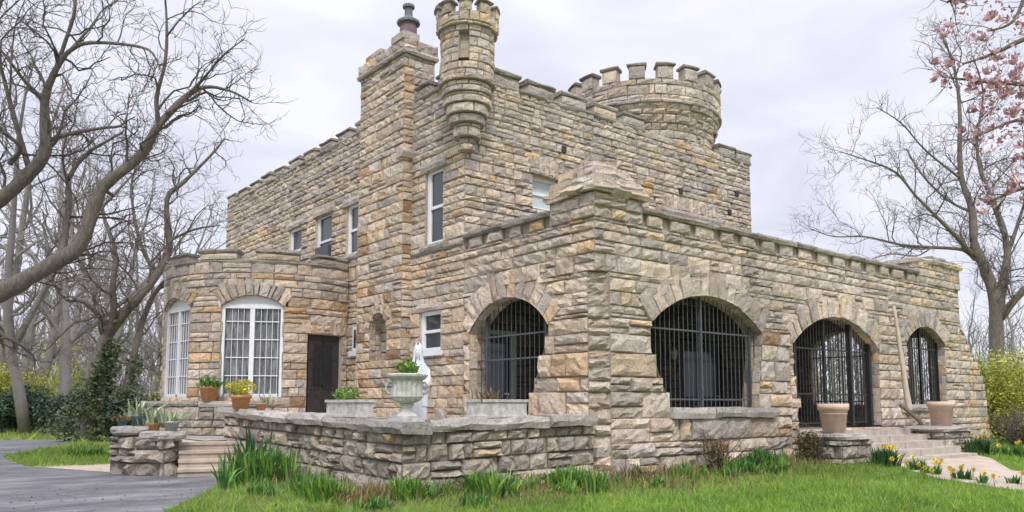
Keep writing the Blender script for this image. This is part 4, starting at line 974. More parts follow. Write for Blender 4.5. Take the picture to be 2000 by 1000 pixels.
def limb_tree(name, label, limbs, d, P, seed, group=None, bark='bark', twig='twig', base=None):
    rng = random.Random(seed); tr = MB(); tw_ = MB()
    for L_ in limbs:
        dd = 0
        pts = []; rad = []
        for q in L_:
            dep_ = d + (q[3] if len(q) > 3 else 0); pts.append(at(q[0], q[1], dep_)); rad.append(q[2] * P.get('thin', .76) / 2 * dep_ / 1565)
        # smooth the limb
        sp_, sr_ = [], []
        for i in range(len(pts) - 1):
            p0, p1, p2, p3 = pts[max(i - 1, 0)], pts[i], pts[i + 1], pts[min(i + 2, len(pts) - 1)]
            for j in range(4):
                t = j / 4; sp_.append(.5 * ((2 * p1) + (p2 - p0) * t + (2 * p0 - 5 * p1 + 4 * p2 - p3) * t * t + (3 * p1 - p0 - 3 * p2 + p3) * t ** 3)); sr_.append(rad[i] * (1 - t) + rad[i + 1] * t)
        sp_.append(pts[-1]); sr_.append(rad[-1]); sr_ = [r * rng.uniform(.93, 1.07) for r in sr_]
        tr.tube(sp_, sr_, 13 if max(sr_) > .12 else 6, jit=.1)
        if max(sr_) > .15:
            for _ in range(3):
                i = rng.randrange(2, len(sp_) - 3); d0 = (sp_[i + 1] - sp_[i]).cross(Vector((rng.gauss(0, 1), rng.gauss(0, 1), rng.gauss(0, 1)))).normalized(); tr.tube([sp_[i], sp_[i] + d0 * sr_[i] * 1.2, sp_[i] + d0 * sr_[i] * rng.uniform(1.4, 2.6)], [sr_[i] * .5, sr_[i] * .36, sr_[i] * .26], 7)
        lv = P['lvl'] if sr_[len(sr_) // 2] > .04 else P['lvl'] - 1
        twigs(tw_, sp_, sr_, lv, rng, P, .12)
        twigs(tw_, sp_[-3:], sr_[-3:], 2, rng, dict(P, dens={2: 3., 1: 4}), .3)
    b = base or at(limbs[0][0][0], limbs[0][0][1], d + (limbs[0][0][3] if len(limbs[0][0]) > 3 else 0)); 
    T = thing(name, label, 'tree', (b.x, b.y, .1), group)
    tr.build('trunk', bark, T, True); tw_.build('crown', twig, T, False)
    return T
PB = dict(thin=.7, dens={3: 1.8, 2: 3.6, 1: 5.2}, len={3: 2.3, 2: 1.1, 1: .6}, rad={3: .042, 2: .016, 1: .008}, lvl=3, wob=.33, up=.2)
b0 = at(-330, 840, 19)
limb_tree('bare_tree', 'big bare tree leaning in from the left edge with thick curving limbs', [
    [(-330, 850, 100), (-300, 760, 92), (-220, 680, 80), (-110, 615, 66), (0, 571, 54), (55, 543, 48), (110, 510, 44), (156, 478, 40), (185, 400, 34), (205, 360, 31), (245, 330, 28), (280, 295, 25), (310, 245, 23), (360, 192, 17, .3), (400, 170, 11, .5), (450, 178, 7, .8), (492, 200, 4, 1)],
    [(310, 243, 16), (306, 190, 13, -.2), (322, 125, 10, -.4), (326, 60, 8, -.5), (322, -10, 6, -.6)],
    [(366, 186, 10, .3), (400, 150, 8, .2), (440, 105, 5, .1), (478, 75, 3)],
    [(326, 70, 7, -.5), (350, 40, 5, -.8), (380, 10, 4, -1)],
    [(-290, 700, 60), (-200, 540, 52), (-90, 450, 46, -.2), (0, 390, 40, -.4), (50, 345, 37, -.5), (88, 295, 33, -.6), (87, 200, 24, -.8), (105, 145, 18, -1), (130, 105, 14, -1.1), (165, 85, 11, -1.2), (225, 85, 9, -1.4), (290, 97, 7, -1.5), (312, 132, 4, -1.6)],
    [(105, 145, 14, -1), (128, 80, 11, -1.1), (146, 20, 9, -1.3), (148, -40, 7, -1.4)], [(130, 105, 9, -1.1), (180, 50, 7, -1), (200, 20, 5, -.8), (230, 0, 4, -.7)],
    [(92, 275, 14, -.6), (150, 258, 11, -.2), (200, 250, 9, .1), (243, 240, 7, .4), (252, 182, 4, .6)],
    [(86, 195, 13, -.8), (50, 160, 10, -1.2), (10, 108, 8, -1.5), (-30, 60, 6, -1.7)], [(20, 318, 18, -.4), (40, 290, 12, -.9), (10, 262, 10, -1.3), (-40, 240, 8, -1.5)],
    [(120, 503, 24, .1), (128, 450, 20, .5), (135, 400, 17, .8), (136, 345, 14, 1), (170, 300, 11, 1.2), (205, 278, 8, 1.3), (240, 258, 5, 1.4)],
    [(60, 340, 16, -.5), (20, 200, 13, -1), (-10, 60, 10, -1.6), (20, -40, 8, -2)], [(-150, 640, 20, 0), (-60, 680, 14, .5), (10, 660, 9, 1), (60, 690, 6, 1.4)]],
    19., PB, 41, base=Vector((b0.x, b0.y, .1)))
PD = dict(thin=.64, dens={3: 1.6, 2: 2.8, 1: 4.2}, len={3: 2.5, 2: 1.3, 1: .75}, rad={3: .05, 2: .021, 1: .010}, lvl=3, wob=.32, up=.25)
IV = limb_tree('ivy_tree', 'leaning bare tree with ivy-covered trunk left of the round bay', [
    [(165, 862, 62), (175, 770, 50), (200, 680, 40), (220, 637, 36), (264, 587, 31), (308, 532, 26, .4), (330, 483, 21, .7), (326, 390, 16, .8), (360, 355, 12, .9), (410, 305, 8, 1), (440, 270, 5, 1)],
    [(205, 668, 26), (222, 610, 20, -.4), (220, 555, 18, -.8), (226, 494, 15, -1), (205, 430, 11, -1.2), (190, 360, 8, -1.4)],
    [(308, 532, 14, .4), (282, 495, 12, .2), (262, 420, 10, 0), (258, 350, 7, -.2), (285, 290, 5, -.3)], [(330, 470, 10, .7), (380, 448, 7, .9), (430, 440, 4, 1.2)],
    [(215, 640, 18), (165, 590, 14, -.8), (130, 585, 11, -1.2), (95, 540, 8, -1.6)], [(240, 800, 30, .3), (262, 690, 22, .5), (292, 590, 16, .9), (330, 540, 11, 1.1), (356, 500, 7, 1.3)]], 31., PD, 43)
mb = MB()
for (x, y, rx, rz, n) in ((170, 830, 1.35, .9, 1500), (185, 775, .95, .9, 1300), (205, 725, .6, .7, 800), (218, 685, .35, .5, 300), (255, 785, .65, .8, 700), (262, 720, .3, .8, 250), (300, 800, .6, .6, 500)):
    leaves(mb, at(x, y, 30.8), (rx, rx, rz), n, .085, rg, hue=.5, noise_=.75)
mb.build('ivy', 'ivy', IV)
PE = dict(thin=.58, dens={3: 1.9, 2: 3.6, 1: 5.}, len={3: 2.5, 2: 1.3, 1: .75}, rad={3: .04, 2: .018, 1: .009}, lvl=3, wob=.3, up=.2)
limb_tree('bare_tree', 'tall bare spreading tree behind the right end of the porch', [
    [(1946, 830, 58), (1946, 700, 48), (1943, 588, 42), (1922, 522, 34), (1904, 480, 30), (1898, 408, 24, .3), (1876, 336, 18, .5), (1874, 204, 12, .7), (1860, 120, 8, .8), (1835, 60, 4, 1)],
    [(1945, 640, 34), (1958, 560, 28, .4), (1967, 480, 22, .8), (1940, 396, 17, 1), (1916, 336, 13, 1.2), (1908, 270, 9, 1.4), (1920, 180, 6, 1.5), (1900, 110, 4, 1.6)],
    [(1952, 625, 26), (2000, 566, 22, -.6), (2070, 510, 17, -1), (2120, 420, 11, -1.4)], [(1967, 500, 15, .8), (1990, 430, 12, 1), (2010, 360, 8, 1.2), (2000, 280, 5, 1.4)],
    [(1903, 500, 18), (1844, 438, 13, -.5), (1790, 384, 10, -.9), (1748, 336, 8, -1.2), (1690, 312, 5, -1.5), (1640, 296, 3, -1.7)],
    [(1906, 508, 14), (1880, 488, 12, .2), (1820, 483, 10, .6), (1760, 478, 8, .9), (1688, 462, 6, 1.2), (1628, 462, 4, 1.4), (1582, 446, 3, 1.5)],
    [(1878, 350, 10, .5), (1808, 294, 7, .2), (1760, 240, 5, 0), (1712, 210, 3, -.2)], [(1898, 415, 10, .3), (1850, 390, 8, .9), (1800, 340, 6, 1.3), (1770, 290, 4, 1.6)],
    [(1820, 483, 6, .6), (1790, 500, 5, .3), (1740, 496, 4, 0), (1690, 510, 3, -.2)]], 33., PE, 47)
# magnolia in flower, trunk outside the frame to the right
PM = dict(dens={2: 4.5, 1: 5.}, len={2: .9, 1: .35}, rad={2: .014, 1: .006}, lvl=2, wob=.2, up=.1)
MG = limb_tree('magnolia_tree', 'magnolia with pink blossoms hanging in at the upper right', [
    [(2450, 960, 120), (2420, 700, 105), (2330, 400, 85), (2230, 200, 60), (2120, 60, 40), (2000, -40, 26), (1900, -30, 12), (1850, 5, 6)],
    [(2330, 400, 50), (2180, 330, 32), (2060, 350, 18), (1985, 372, 9), (1930, 395, 5)], [(2230, 200, 40), (2120, 170, 26), (2010, 165, 14), (1930, 160, 8), (1840, 150, 4)],
    [(2120, 60, 26), (2020, 70, 14), (1940, 105, 9), (1880, 125, 5)], [(2120, 170, 18), (2040, 240, 12), (1985, 235, 8), (1905, 268, 5)], [(2100, 300, 14), (2030, 300, 9), (1978, 312, 5)], [(2010, -30, 14), (1980, 40, 9), (1935, 60, 5)]], 10.5, PM, 53)
def blossom(rng):
    mb = MB(); h = rng.random()
    for k in range(8):
        a = 2 * pi * k / 8 + rng.uniform(-.2, .2); op = rng.uniform(.35, 1.1); d = Vector((cos(a), sin(a), 0)); s = Vector((-sin(a), cos(a), 0))
        cc = (min(1, max(0, rng.gauss(.5, .25))), rng.random(), 0); prev = None
        for j, ww in enumerate((.01, .03, .034, .02, .004)):
            t = j / 4; p = d * (.012 + .09 * sin(op) * t + .01 * t * t) + Vector((0, 0, .10 * cos(op) * t)); e = (mb.vert(p - s * ww, cc), mb.vert(p + s * ww, cc))
            if prev: mb.f.append((prev[0], prev[1], e[1], e[0]))
            prev = e
    return mb
protos = []
rgm = random.Random(99)
spots = [(1840, 148, 7), (1945, 105, 4), (1925, 162, 5), (1960, 172, 5), (1903, 268, 4), (1985, 225, 4), (1982, 312, 4), (1975, 372, 4), (1868, 4, 3), (1990, 55, 4), (1912, 395, 1), (1895, 160, 3), (1940, 30, 3), (1988, 140, 4), (1890, 90, 2), (1835, 65, 2), (1915, 215, 2), (1990, 180, 4), (1955, 262, 2)]
for x, y, n in spots:
    for _ in range(n):
        p = at(x + rgm.gauss(0, 14), y + rgm.gauss(0, 10), 10.5 + rgm.gauss(0, .15))
        if len(protos) < 4:
            o_ = blossom(rgm).build('blossom', 'pink'); o_.parent = MG; protos.append(o_)
        else: o_ = rgm.choice(protos).copy(); col.objects.link(o_); o_.parent = MG
        o_.location = p - MG.location; o_.rotation_euler = (rgm.uniform(-.9, .9), rgm.uniform(-.9, .9), rgm.uniform(0, 6.28)); s_ = rgm.uniform(.55, 1.15); o_.scale = (s_, s_, s_)
mb = MB()
for k in range(420):
    x, y, n = rgm.choice(spots); p = at(x + abs(rgm.gauss(0, 26)) - 6, y + rgm.gauss(0, 17), 10.5 + rgm.gauss(0, .2))
    for j in range(rgm.choice((2, 3, 5))):
        u = Vector((rgm.gauss(0, 1), rgm.gauss(0, 1), rgm.gauss(.3, .8))).normalized(); v = u.cross(Vector((rgm.gauss(0, 1), rgm.gauss(0, 1), rgm.gauss(0, 1)))).normalized(); q = rgm.uniform(.018, .04); o_ = p + u * .02
        mb.quadv([o_ - u * q, o_ - v * q * .55, o_ + u * q, o_ + v * q * .55], (rgm.random() * .8, rgm.random(), 0))
tag(mb.build('buds', 'pink', MG), kind='stuff')
mb = MB()
for k in range(260):
    x, y, n = rgm.choice(spots); p = at(x + abs(rgm.gauss(0, 26)) - 4, y + rgm.gauss(0, 18), 10.5 + rgm.gauss(0, .2)); u = Vector((rgm.gauss(0, 1), rgm.gauss(0, 1), rgm.gauss(.4, 1))).normalized(); v = u.cross(Vector((1, .3, 0))).normalized(); q = rgm.uniform(.018, .035)
    mb.quadv([p - u * q, p - v * q * .4, p + u * q, p + v * q * .4], (rgm.random(), rgm.random(), 0))
tag(mb.build('young_leaves', 'leafbrown', MG), kind='stuff')
# woods
def wood_tree(seed, h, label, group, twig='fartwig'):
    rng = random.Random(seed); tr = MB(); tw_ = MB()
    P = dict(dens={3: 1.1, 2: 1.6, 1: 2.2}, len={3: h * .24, 2: h * .13, 1: h * .075}, rad={3: h * .006, 2: h * .0028, 1: .013}, lvl=3, wob=.27, up=.35)
    pts = wander((0, 0, 0), (rng.uniform(-.12, .12), rng.uniform(-.12, .12), 1), h, 9, rng, .09, .05); rad = [h * .016 * (1 - .9 * k / 9) for k in range(10)]
    tr.tube(pts, rad, 7); twigs(tw_, pts, rad, 3, rng, P, .2)
    if rng.random() < .7:
        q = wander(pts[2], (rng.uniform(-.6, .6), rng.uniform(-.6, .6), 1), h * .7, 7, rng, .1, .05); ra = [rad[2] * .8 * (1 - .88 * k / 7) for k in range(8)]; tr.tube(q, ra, 6); twigs(tw_, q, ra, 3, rng, P, .2)
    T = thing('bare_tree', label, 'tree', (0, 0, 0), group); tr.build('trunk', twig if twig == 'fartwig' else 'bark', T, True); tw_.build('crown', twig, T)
    return T
def copy_tree(T):
    c = T.copy(); col.objects.link(c)
    for ch in T.children: k = ch.copy(); col.objects.link(k); k.parent = c
    return c
GL = 'bare trees of the wood beyond the drive'
wl_ = 'bare grey tree in the wood beyond the drive'
kinds = [wood_tree(61 + k, 13, wl_, GL) for k in range(4)]
gr = 'bare trees far behind the right shrub'
wr = random.Random(5); used = set()
def put(px, d, h, label=None, group=None):
    k = wr.randrange(4); T = kinds[k] if k not in used else copy_tree(kinds[k])
    used.add(k); p = at(px, 790, d); T.location = (p.x, p.y, .08); s = h / 13; T.scale = (s, s, s); T.rotation_euler = (0, 0, wr.uniform(0, 6.28))
    T['label'] = label or wl_; T['group'] = group or GL
for px, d, h in ((-60, 38, 18), (10, 46, 21), (55, 36, 17), (90, 52, 22), (130, 41, 19), (25, 60, 22), (175, 56, 20), (235, 48, 16), (285, 42, 13), (330, 58, 15), (70, 44, 18), (365, 46, 11), (410, 62, 13), (-20, 66, 15), (110, 70, 16), (210, 68, 15), (300, 72, 14), (400, 50, 10), (150, 62, 15), (60, 75, 15), (260, 62, 15), (350, 75, 14), (-90, 55, 14), (440, 70, 11)): put(px, d, h)
for px, d, h in ((1905, 60, 10), (1985, 55, 12), (2040, 48, 12), (1650, 60, 11), (1610, 52, 9), (1690, 66, 12), (1780, 58, 8), (1955, 75, 11), (1640, 44, 8), (1575, 62, 10), (1720, 50, 9)): put(px, d, h, 'bare grey tree far behind the right end of the house', gr)
# far wood that reads as one mass
mb = MB(); rw = random.Random(8)
for k in range(7500):
    px = rw.uniform(-250, 520) if k % 4 else rw.uniform(1560, 2150); d = rw.uniform(70, 115); p = at(px, 790, d); z0 = rw.uniform(0, 1) ** 1.6 * 9; L_ = rw.uniform(1.2, 4.2)
    q = [Vector((p.x, p.y, z0)), Vector((p.x + rw.gauss(0, .5), p.y + rw.gauss(0, .5), z0 + L_ * .5)), Vector((p.x + rw.gauss(0, 1), p.y + rw.gauss(0, 1), z0 + L_))]
    mb.tube(q, [.05, .035, .012], 3, cap=False)
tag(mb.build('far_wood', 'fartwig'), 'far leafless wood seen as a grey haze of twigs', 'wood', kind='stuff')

# ------------------------------------------------------------------ shrubs
def shrub(name, label, c, r, n, size, m, hue=.5, noise_=.8, stems=14, group=None, bark='twig', lobes=7, seed=1):
    rng = random.Random(seed); c = Vector(c); T = thing(name, label, 'shrub', (c.x, c.y, ground_z(c.x, c.y)), group)
    mb = MB()
    for k in range(lobes):
        a = rng.uniform(0, 2 * pi); q = rng.uniform(.15, .62); s = rng.uniform(.42, .62)
        cc = Vector((c.x + cos(a) * q * r[0], c.y + sin(a) * q * r[1], c.z + r[2] * rng.uniform(.45, 1.45)))
        leaves(mb, cc, (r[0] * s, r[1] * s, r[2] * s), n // lobes, size, rng, hue=hue + rng.uniform(-.15, .15), noise_=noise_)
    mb.build('foliage', m, T)
    st = MB()
    for k in range(stems):
        a = rng.uniform(0, 2 * pi); q = wander((c.x + cos(a) * r[0] * .12, c.y + sin(a) * r[1] * .12, c.z), (cos(a) * rng.uniform(.1, .8), sin(a) * rng.uniform(.1, .8), 1), r[2] * rng.uniform(1.4, 2.1), 5, rng, .16)
        st.tube(q, [.022 * (1 - .8 * j / 5) for j in range(6)], 4); twigs(st, q, [.02] * 6, 1, rng, dict(dens={1: 3.}, len={1: .45}, rad={1: .006}))
    st.build('stems', bark, T); return T
for k, (px, d, h, lab) in enumerate(((-40, 39, 1.15, 'leftmost at the drive edge'), (25, 38, 1.1, 'second from the left edge'), (85, 38.5, 1.2, 'below the yellow-green shrubs'), (140, 37, 1.2, 'just left of the ivy trunk'), (262, 33, .8, 'right of the ivy trunk'), (305, 31, .85, 'beside the round bay'))):
    p = at(px, 790, d); shrub('evergreen_shrub', 'dark evergreen shrub in the low hedge, ' + lab, (p.x, p.y, .1), (1.9, 1.7, h), 5200, .085, 'leafdark', seed=k + 3, group='dark evergreen shrubs along the drive')
for k, (px, d, h, rr, n) in enumerate(((30, 43, 2.3, 2.2, 5200), (-50, 42, 2.2, 1.9, 3000), (125, 47, 3.0, 2.3, 2600), (345, 40, 2.0, 1.8, 1700), (450, 44, 1.7, 1.6, 1100))):
    p = at(px, 790, d); shrub('spring_shrub', ('yellow-green budding shrub behind the dark hedge at far left', 'budding shrub cut by the left edge of the photo', 'tall loose budding shrub left of the ivy tree', 'budding shrub between the ivy and the round bay', 'budding shrub behind the round bay')[k], (p.x, p.y, .1), (rr, rr, h), n, .085, 'leafspring', seed=k + 23, noise_=.9, group='budding shrubs of the wood edge')
p = at(1972, 790, 27.2); shrub('forsythia_shrub', 'large yellow-green shrub at the right end of the porch', (p.x, p.y, .15), (2.1, 2.1, 1.7), 17000, .06, 'leafspring', seed=51, stems=40, noise_=.6, lobes=13)
p = at(1990, 790, 23.5); shrub('twiggy_shrub', 'brown twiggy leafless shrub below the large right shrub', (p.x, p.y, .15), (1.0, 1.0, .7), 500, .04, 'leafrusset', seed=52, stems=70, noise_=.5)
p = Vector((2.9, -.45, .15)); shrub('russet_shrub', 'small russet shrub below the sill of the widest arch', p, (.4, .35, .42), 900, .03, 'leafrusset', seed=54)
p = Vector((5.75, -.85, .18)); shrub('russet_shrub', 'larger russet shrub beside the pedestal of the gate steps', p, (.75, .55, .42), 2200, .032, 'leafrusset', seed=55)
p = Vector((5.0, -.7, .18))
# ------------------------------------------------------------------ flower clumps
def clump(name, label, c, n, h, spread, m='strap', hue=.5, wd=.018, flowers=0, seed=1, droop=.4, cat='plant', fm='petal'):
    rng = random.Random(seed); c = Vector((c[0], c[1], ground_z(c[0], c[1]))); T = thing(name, label, cat, c)
    mb = MB()
    for k in range(max(1, n // 30)):
        a = rng.uniform(0, 2 * pi); q = abs(rng.gauss(0, .45)) * spread
        blades(mb, (c.x + cos(a) * q, c.y + sin(a) * q, c.z), 30, h * rng.uniform(.75, 1.1), min(.6, h * .8), rng, wd, hue + rng.uniform(-.15, .15), droop)
    mb.build('leaves', m, T)
    for k in range(flowers):
        a = rng.uniform(0, 2 * pi); q = spread * math.sqrt(rng.random()); f = MB(); p = Vector((c.x + cos(a) * q, c.y + sin(a) * q, c.z)); t = p + Vector((rng.gauss(0, .03), rng.gauss(0, .03), h * rng.uniform(.85, 1.1)))
        fd = Vector((-.6 + rng.gauss(0, .4), -.7 + rng.gauss(0, .4), .25)).normalized(); u = fd.cross(Vector((0, 0, 1))).normalized(); v = u.cross(fd)
        cc = (rng.random(), rng.random(), 0); ct = f.vert(t, cc)
        for j in range(6):
            g = 2 * pi * j / 6; w1, w2 = g - .4, g + .4
            f.f.append((ct, f.vert(t + (u * cos(w1) + v * sin(w1)) * .034, cc), f.vert(t + (u * cos(g) + v * sin(g)) * .062 - fd * .008, cc), f.vert(t + (u * cos(w2) + v * sin(w2)) * .034, cc)))
        rings = [[f.vert(t + (u * cos(2 * pi * j / 8) + v * sin(2 * pi * j / 8)) * r + fd * z, (0, .3, 0)) for j in range(8)] for r, z in ((.014, 0), (.018, .03), (.024, .038))]
        for ra, rb in zip(rings, rings[1:]):
            for j in range(8): f.f.append((ra[j], ra[(j + 1) % 8], rb[(j + 1) % 8], rb[j]))
        fo = f.build('flower', fm, T); s = MB(); s.tube([p, p.lerp(t, .6), t], [.006, .005, .004], 4); s.build('stem', 'strap', fo)
    return T
clump('daffodil_clump', 'largest dense clump of green strap leaves beside the left steps', (-4.75, 3.7), 1000, .66, .72, seed=1, hue=.55, flowers=0)
clump('iris_clump', 'dark upright iris leaves behind the largest green clump', (-4.45, 5.0), 90, 1.0, .22, hue=.1, wd=.026, seed=2, droop=.2)
clump('daffodil_clump', 'bright green leaf tufts against the foot of the terrace corner', (-4.25, -.55), 420, .42, .6, seed=3, hue=.7)
clump('daffodil_clump', 'bright strap leaves in front of the terrace wall, centre of the photo', (-3.0, -.75), 620, .48, .95, seed=4, hue=.72)
clump('daffodil_clump', 'leaf tufts before the base of the corner pier', (-1.35, -.65), 480, .44, .8, seed=5, hue=.7)
clump('daffodil_clump', 'pale green leaf tuft nearest the viewer at the bottom left of the lawn', (-5.15, .35), 360, .45, .35, seed=6, hue=.75)
clump('dry_plants', 'rusty brown dry plants in front of the terrace wall corner', (-4.7, -.45), 700, .36, .6, 'leafbrown', .66, .013, seed=7, droop=.8)
clump('dry_plants', 'brown dry plants below the corner pier', (.35, -.75), 260, .26, .4, 'leafbrown', .45, .014, seed=8, droop=.8)
clump('blue_green_plant', 'dark blue-green plant at the foot of the corner pier', (.75, -.3), 110, .3, .22, hue=.02, wd=.03, seed=9)
clump('daffodil_clump', 'long band of green leaves below the widest arch', (4.1, -.7), 700, .42, .6, seed=10, hue=.45)
clump('daffodil_clump', 'green leaves at the left of the band below the widest arch', (3.2, -.85), 300, .34, .4, seed=11, hue=.5)
clump('daffodil_clump', 'dark clump with yellow daffodils beside the left pedestal', (6.45, -2.05), 300, .42, .3, hue=.12, flowers=7, seed=12)
for k, (x, y, n, s, lab) in enumerate(((6.2, -2.75, 5, .6, 'nearest the pedestal'), (5.75, -3.3, 5, .65, 'second from the pedestal'), (5.3, -3.95, 6, .6, 'third from the pedestal'), (4.9, -4.6, 4, .6, 'farthest from the pedestal'))):
    clump('daffodil_row', 'yellow daffodils along the path edge, clump ' + lab, (x, y), 60, .24, s, hue=.5, flowers=n, seed=20 + k)
clump('daffodil_clump', 'dark blue-green clump with daffodils right of the path at the porch end', (12.0, -1.75), 320, .5, .4, hue=.08, flowers=5, seed=30)
clump('daffodil_clump', 'green bed with scattered daffodils at the right edge', (12.2, -2.75), 620, .36, .75, hue=.55, flowers=12, seed=31)
clump('daffodil_clump', 'green bed beyond the path, farthest right', (13.3, -3.6), 500, .36, .8, hue=.55, flowers=8, seed=32)
clump('grass_tuft', 'green leafy island in the drive left of the pier', (-5.6, 13.4), 520, .35, .8, hue=.6, seed=33)

gt_ = random.Random(3)
for k in range(13):
    x_, y_ = ((-4.9, 1.3), (-4.6, 2.3), (-5.6, 1.6), (-3.6, -.45), (-2.3, -.5), (-1.9, -1.2), (-.4, -.5), (.2, -1.3), (1.6, -.6), (2.3, -1.0), (-3.7, -1.5), (-5.0, -.9), (3.6, -1.4))[k]
    clump('grass_tuft', 'loose green weed tuft in the neglected strip before the walls', (x_, y_), 110 + gt_.randrange(120), gt_.uniform(.22, .42), gt_.uniform(.2, .4), hue=gt_.uniform(.45, .85), wd=.011, seed=60 + k, droop=.7)['group'] = 'weed tufts along the walls'
# ------------------------------------------------------------------ lawn
def inpoly(x, y, poly):
    c = np.zeros(x.shape, bool); j = len(poly) - 1
    for i in range(len(poly)):
        xi, yi = poly[i]; xj, yj = poly[j]; c ^= ((yi > y) != (yj > y)) & (x < (xj - xi) * (y - yi) / (yj - yi + 1e-12) + xi); j = i
    return c
def verts2d(n): return [(v.co.x + bpy.data.objects[n].location.x, v.co.y + bpy.data.objects[n].location.y) for v in bpy.data.objects[n].data.vertices]
nr = np.random.default_rng(4)
def vnoise(x, y, s, seed):
    r = np.random.default_rng(seed).random((64, 64)); a, b = x / s, y / s; i, j = np.floor(a).astype(int), np.floor(b).astype(int); u, v = a - i, b - j; u = u * u * (3 - 2 * u); v = v * v * (3 - 2 * v)
    g = lambda p, q: r[p % 64, q % 64]
    return g(i, j) * (1 - u) * (1 - v) + g(i + 1, j) * u * (1 - v) + g(i, j + 1) * (1 - u) * v + g(i + 1, j + 1) * u * v
def gz(x, y):
    r = np.clip((x - 1) / 5, 0, 1) * np.clip((y + 4.5) / 3.5, 0, 1); return .1 + .14 * r * r * (3 - 2 * r)
n = 330000; nl = 26000
dd = 9.8 + (nr.random(n) ** 1.5) * 15; lat = (nr.random(n) * 2 - 1) * .7 * dd
dl = 18 + nr.random(nl) * 22; dd = np.concatenate([dd, dl]); lat = np.concatenate([lat, dl * (-.70 + nr.random(nl) * .34)]); n += nl
x = CAM.x + FW.x * dd + RT.x * lat; y = CAM.y + FW.y * dd + RT.y * lat
keep = ~inpoly(x, y, verts2d('driveway')) & ~inpoly(x, y, verts2d('flagstone_path')) & ~((x > -4.05) & (y > -.02)) & ~((x < -4) & (y > 3.4) & (y < 10.2)) & ~(np.hypot(x + 1.2, y - 12.3) < 3.4) & ~((x > 7) & (x < 11.4) & (y > -2.3))
x, y, dd = x[keep], y[keep], dd[keep]; n = len(x)
wall = np.where(x < -4, np.minimum(np.hypot(np.maximum(-4 - x, 0), np.maximum(-y, 0)), 9), np.maximum(-y, 0))
big_, fine = vnoise(x + 50, y + 50, 1.3, 1), vnoise(x + 50, y + 50, .28, 2)
dry = np.clip(1.15 - wall / 2.2, 0, 1) * (.2 + .9 * big_) + .4 * (big_ > .66) * vnoise(x + 5, y + 5, .35, 9)
dry = np.where(x < -4.6, np.maximum(dry, .35 * big_ + .15), dry)
keep = nr.random(n) > dry * .35; x, y, dd, big_, fine, dry, wall = (a[keep] for a in (x, y, dd, big_, fine, dry, wall)); n = len(x)
far = 1 + 2.2 * np.clip((dd - 17) / 12, 0, 1)
tuft = (vnoise(x + 90, y + 20, .16, 5) > .72) * nr.random(n)
h = far ** .5 * (1 + 1.3 * tuft) * (.03 + .06 * nr.random(n) ** 1.5) * (.6 + .9 * fine) * (1 + .5 * (wall < 1.2)); an = nr.random(n) * 6.283; wd = far * (.005 + .004 * nr.random(n)); ln = h * (.2 + .8 * nr.random(n)); a2_ = nr.random(n) * 6.283
z = gz(x, y)
V = np.zeros((n, 3, 3), np.float32)
V[:, 0] = np.stack([x - np.cos(an) * wd, y - np.sin(an) * wd, z], 1); V[:, 1] = np.stack([x + np.cos(an) * wd, y + np.sin(an) * wd, z], 1); V[:, 2] = np.stack([x + np.cos(a2_) * ln, y + np.sin(a2_) * ln, z + h], 1)
hue = np.clip(.40 + .42 * vnoise(x + 11, y + 70, .4, 7) + .3 * (vnoise(x + 31, y + 50, 1.1, 8) - .5) + .25 * tuft + nr.normal(0, .13, n), .36, 1); hue = np.where(nr.random(n) < .07 + dry * .72, np.clip(.12 + nr.normal(0, .12, n), 0, .34), hue)
C = np.ones((n, 3, 4), np.float32); C[:, :, 0] = hue[:, None]; C[:, :, 1] = (nr.random(n) * .7 + .3 * big_)[:, None]; C[:, :, 2] = 0
me = bpy.data.meshes.new('lawn_grass'); me.vertices.add(3 * n); me.vertices.foreach_set('co', V.ravel()); me.loops.add(3 * n); me.loops.foreach_set('vertex_index', np.arange(3 * n, dtype=np.int32)); me.polygons.add(n); me.polygons.foreach_set('loop_start', np.arange(0, 3 * n, 3, dtype=np.int32)); me.polygons.foreach_set('loop_total', np.full(n, 3, np.int32))
a = me.color_attributes.new('st', 'FLOAT_COLOR', 'POINT'); a.data.foreach_set('color', C.ravel()); me.materials.append(M['grass']); me.update(); me.validate()
go = bpy.data.objects.new('lawn_grass', me); col.objects.link(go); tag(go, 'short green lawn grass before the house', 'grass', kind='stuff')
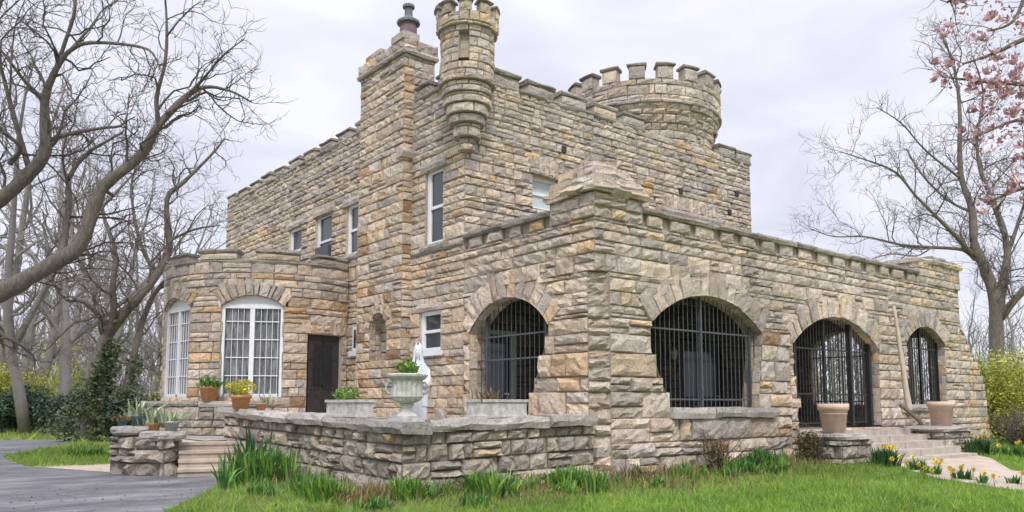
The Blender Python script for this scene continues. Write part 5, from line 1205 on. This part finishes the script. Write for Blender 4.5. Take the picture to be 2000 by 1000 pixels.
# leaf litter along the walls
mb = MB(); rl = random.Random(12)
for k in range(5200):
    s = rl.uniform(-6, 9); off = abs(rl.gauss(0, 1.0)) + .05
    px_, py_ = (s, -off) if s > -4 else (-4 - off, (s + 6) * 1.7 - .3)
    if s <= -4 and off > 1.1: continue
    if px_ > 5.4 and py_ < -1.9: continue
    p = Vector((px_, py_, ground_z(px_, py_) + rl.uniform(.01, .04))); u = Vector((rl.gauss(0, 1), rl.gauss(0, 1), rl.gauss(0, .35))).normalized(); v = u.cross(Vector((rl.gauss(0, .4), rl.gauss(0, .4), 1))).normalized(); q = rl.uniform(.015, .035)
    mb.quadv([p - u * q, p - v * q * .6, p + u * q, p + v * q * .6], (rl.random(), rl.random(), 0))
for k in range(1500):
    d_ = 10 + 6 * rl.random(); la = rl.uniform(-.62, .66) * d_; px_ = CAM.x + FW.x * d_ + RT.x * la; py_ = CAM.y + FW.y * d_ + RT.y * la
    if (px_ > -4.1 and py_ > -.1) or (px_ <= -4 and py_ > 5): continue
    p = Vector((px_, py_, ground_z(px_, py_) + (.012 if px_ < -6.8 else rl.uniform(.03, .09)))); u = Vector((rl.gauss(0, 1), rl.gauss(0, 1), rl.gauss(0, .2))).normalized(); v = u.cross(Vector((rl.gauss(0, .3), rl.gauss(0, .3), 1))).normalized(); q = rl.uniform(.012, .03)
    mb.quadv([p - u * q, p - v * q * .6, p + u * q, p + v * q * .6], (rl.random() * .85, rl.random(), 0))
tag(mb.build('leaf_litter', 'leafbrown'), 'dry brown fallen leaves along the walls', 'leaves', kind='stuff')
# dry weed stalks and seedlings in the neglected strip along the walls
mb = MB(); rl = random.Random(15)
for k in range(2600):
    s = rl.uniform(-5.2, 5.6); off = .1 + abs(rl.gauss(0, .8))
    if s < -4: x_, y_ = s, rl.uniform(-.9, 2.8)
    else: x_, y_ = s, -off
    z_ = ground_z(x_, y_); hh = rl.uniform(.06, .30) * (1.2 if off < .7 else .8); a = rl.uniform(0, 6.28); d = Vector((cos(a), sin(a), 0)) * hh * rl.uniform(.1, .8); sd_ = Vector((-sin(a), cos(a), 0)) * rl.uniform(.004, .009); p = Vector((x_, y_, z_)); q = p + d * .5 + Vector((0, 0, hh * .7)); t = p + d + Vector((0, 0, hh))
    c = (min(1, max(0, rl.choice((.35, .6, .75, .98, .98, 1.)) + rl.gauss(0, .06))), rl.random(), 0)
    i = [mb.vert(v, c) for v in (p - sd_, p + sd_, q + sd_, q - sd_, t)]; mb.f.append((i[0], i[1], i[2], i[3])); mb.f.append((i[3], i[2], i[4]))
    if rl.random() < .5: u = Vector((rl.gauss(0, 1), rl.gauss(0, 1), rl.gauss(0, .6))).normalized() * .02; v = Vector((rl.gauss(0, 1), rl.gauss(0, 1), rl.gauss(0, .6))).normalized() * .012; mb.quadv([q - u, q - v, q + u, q + v], c)
tag(mb.build('dry_weeds', 'leafbrown'), 'dry weed stalks in the strip along the walls', 'weeds', kind='stuff')
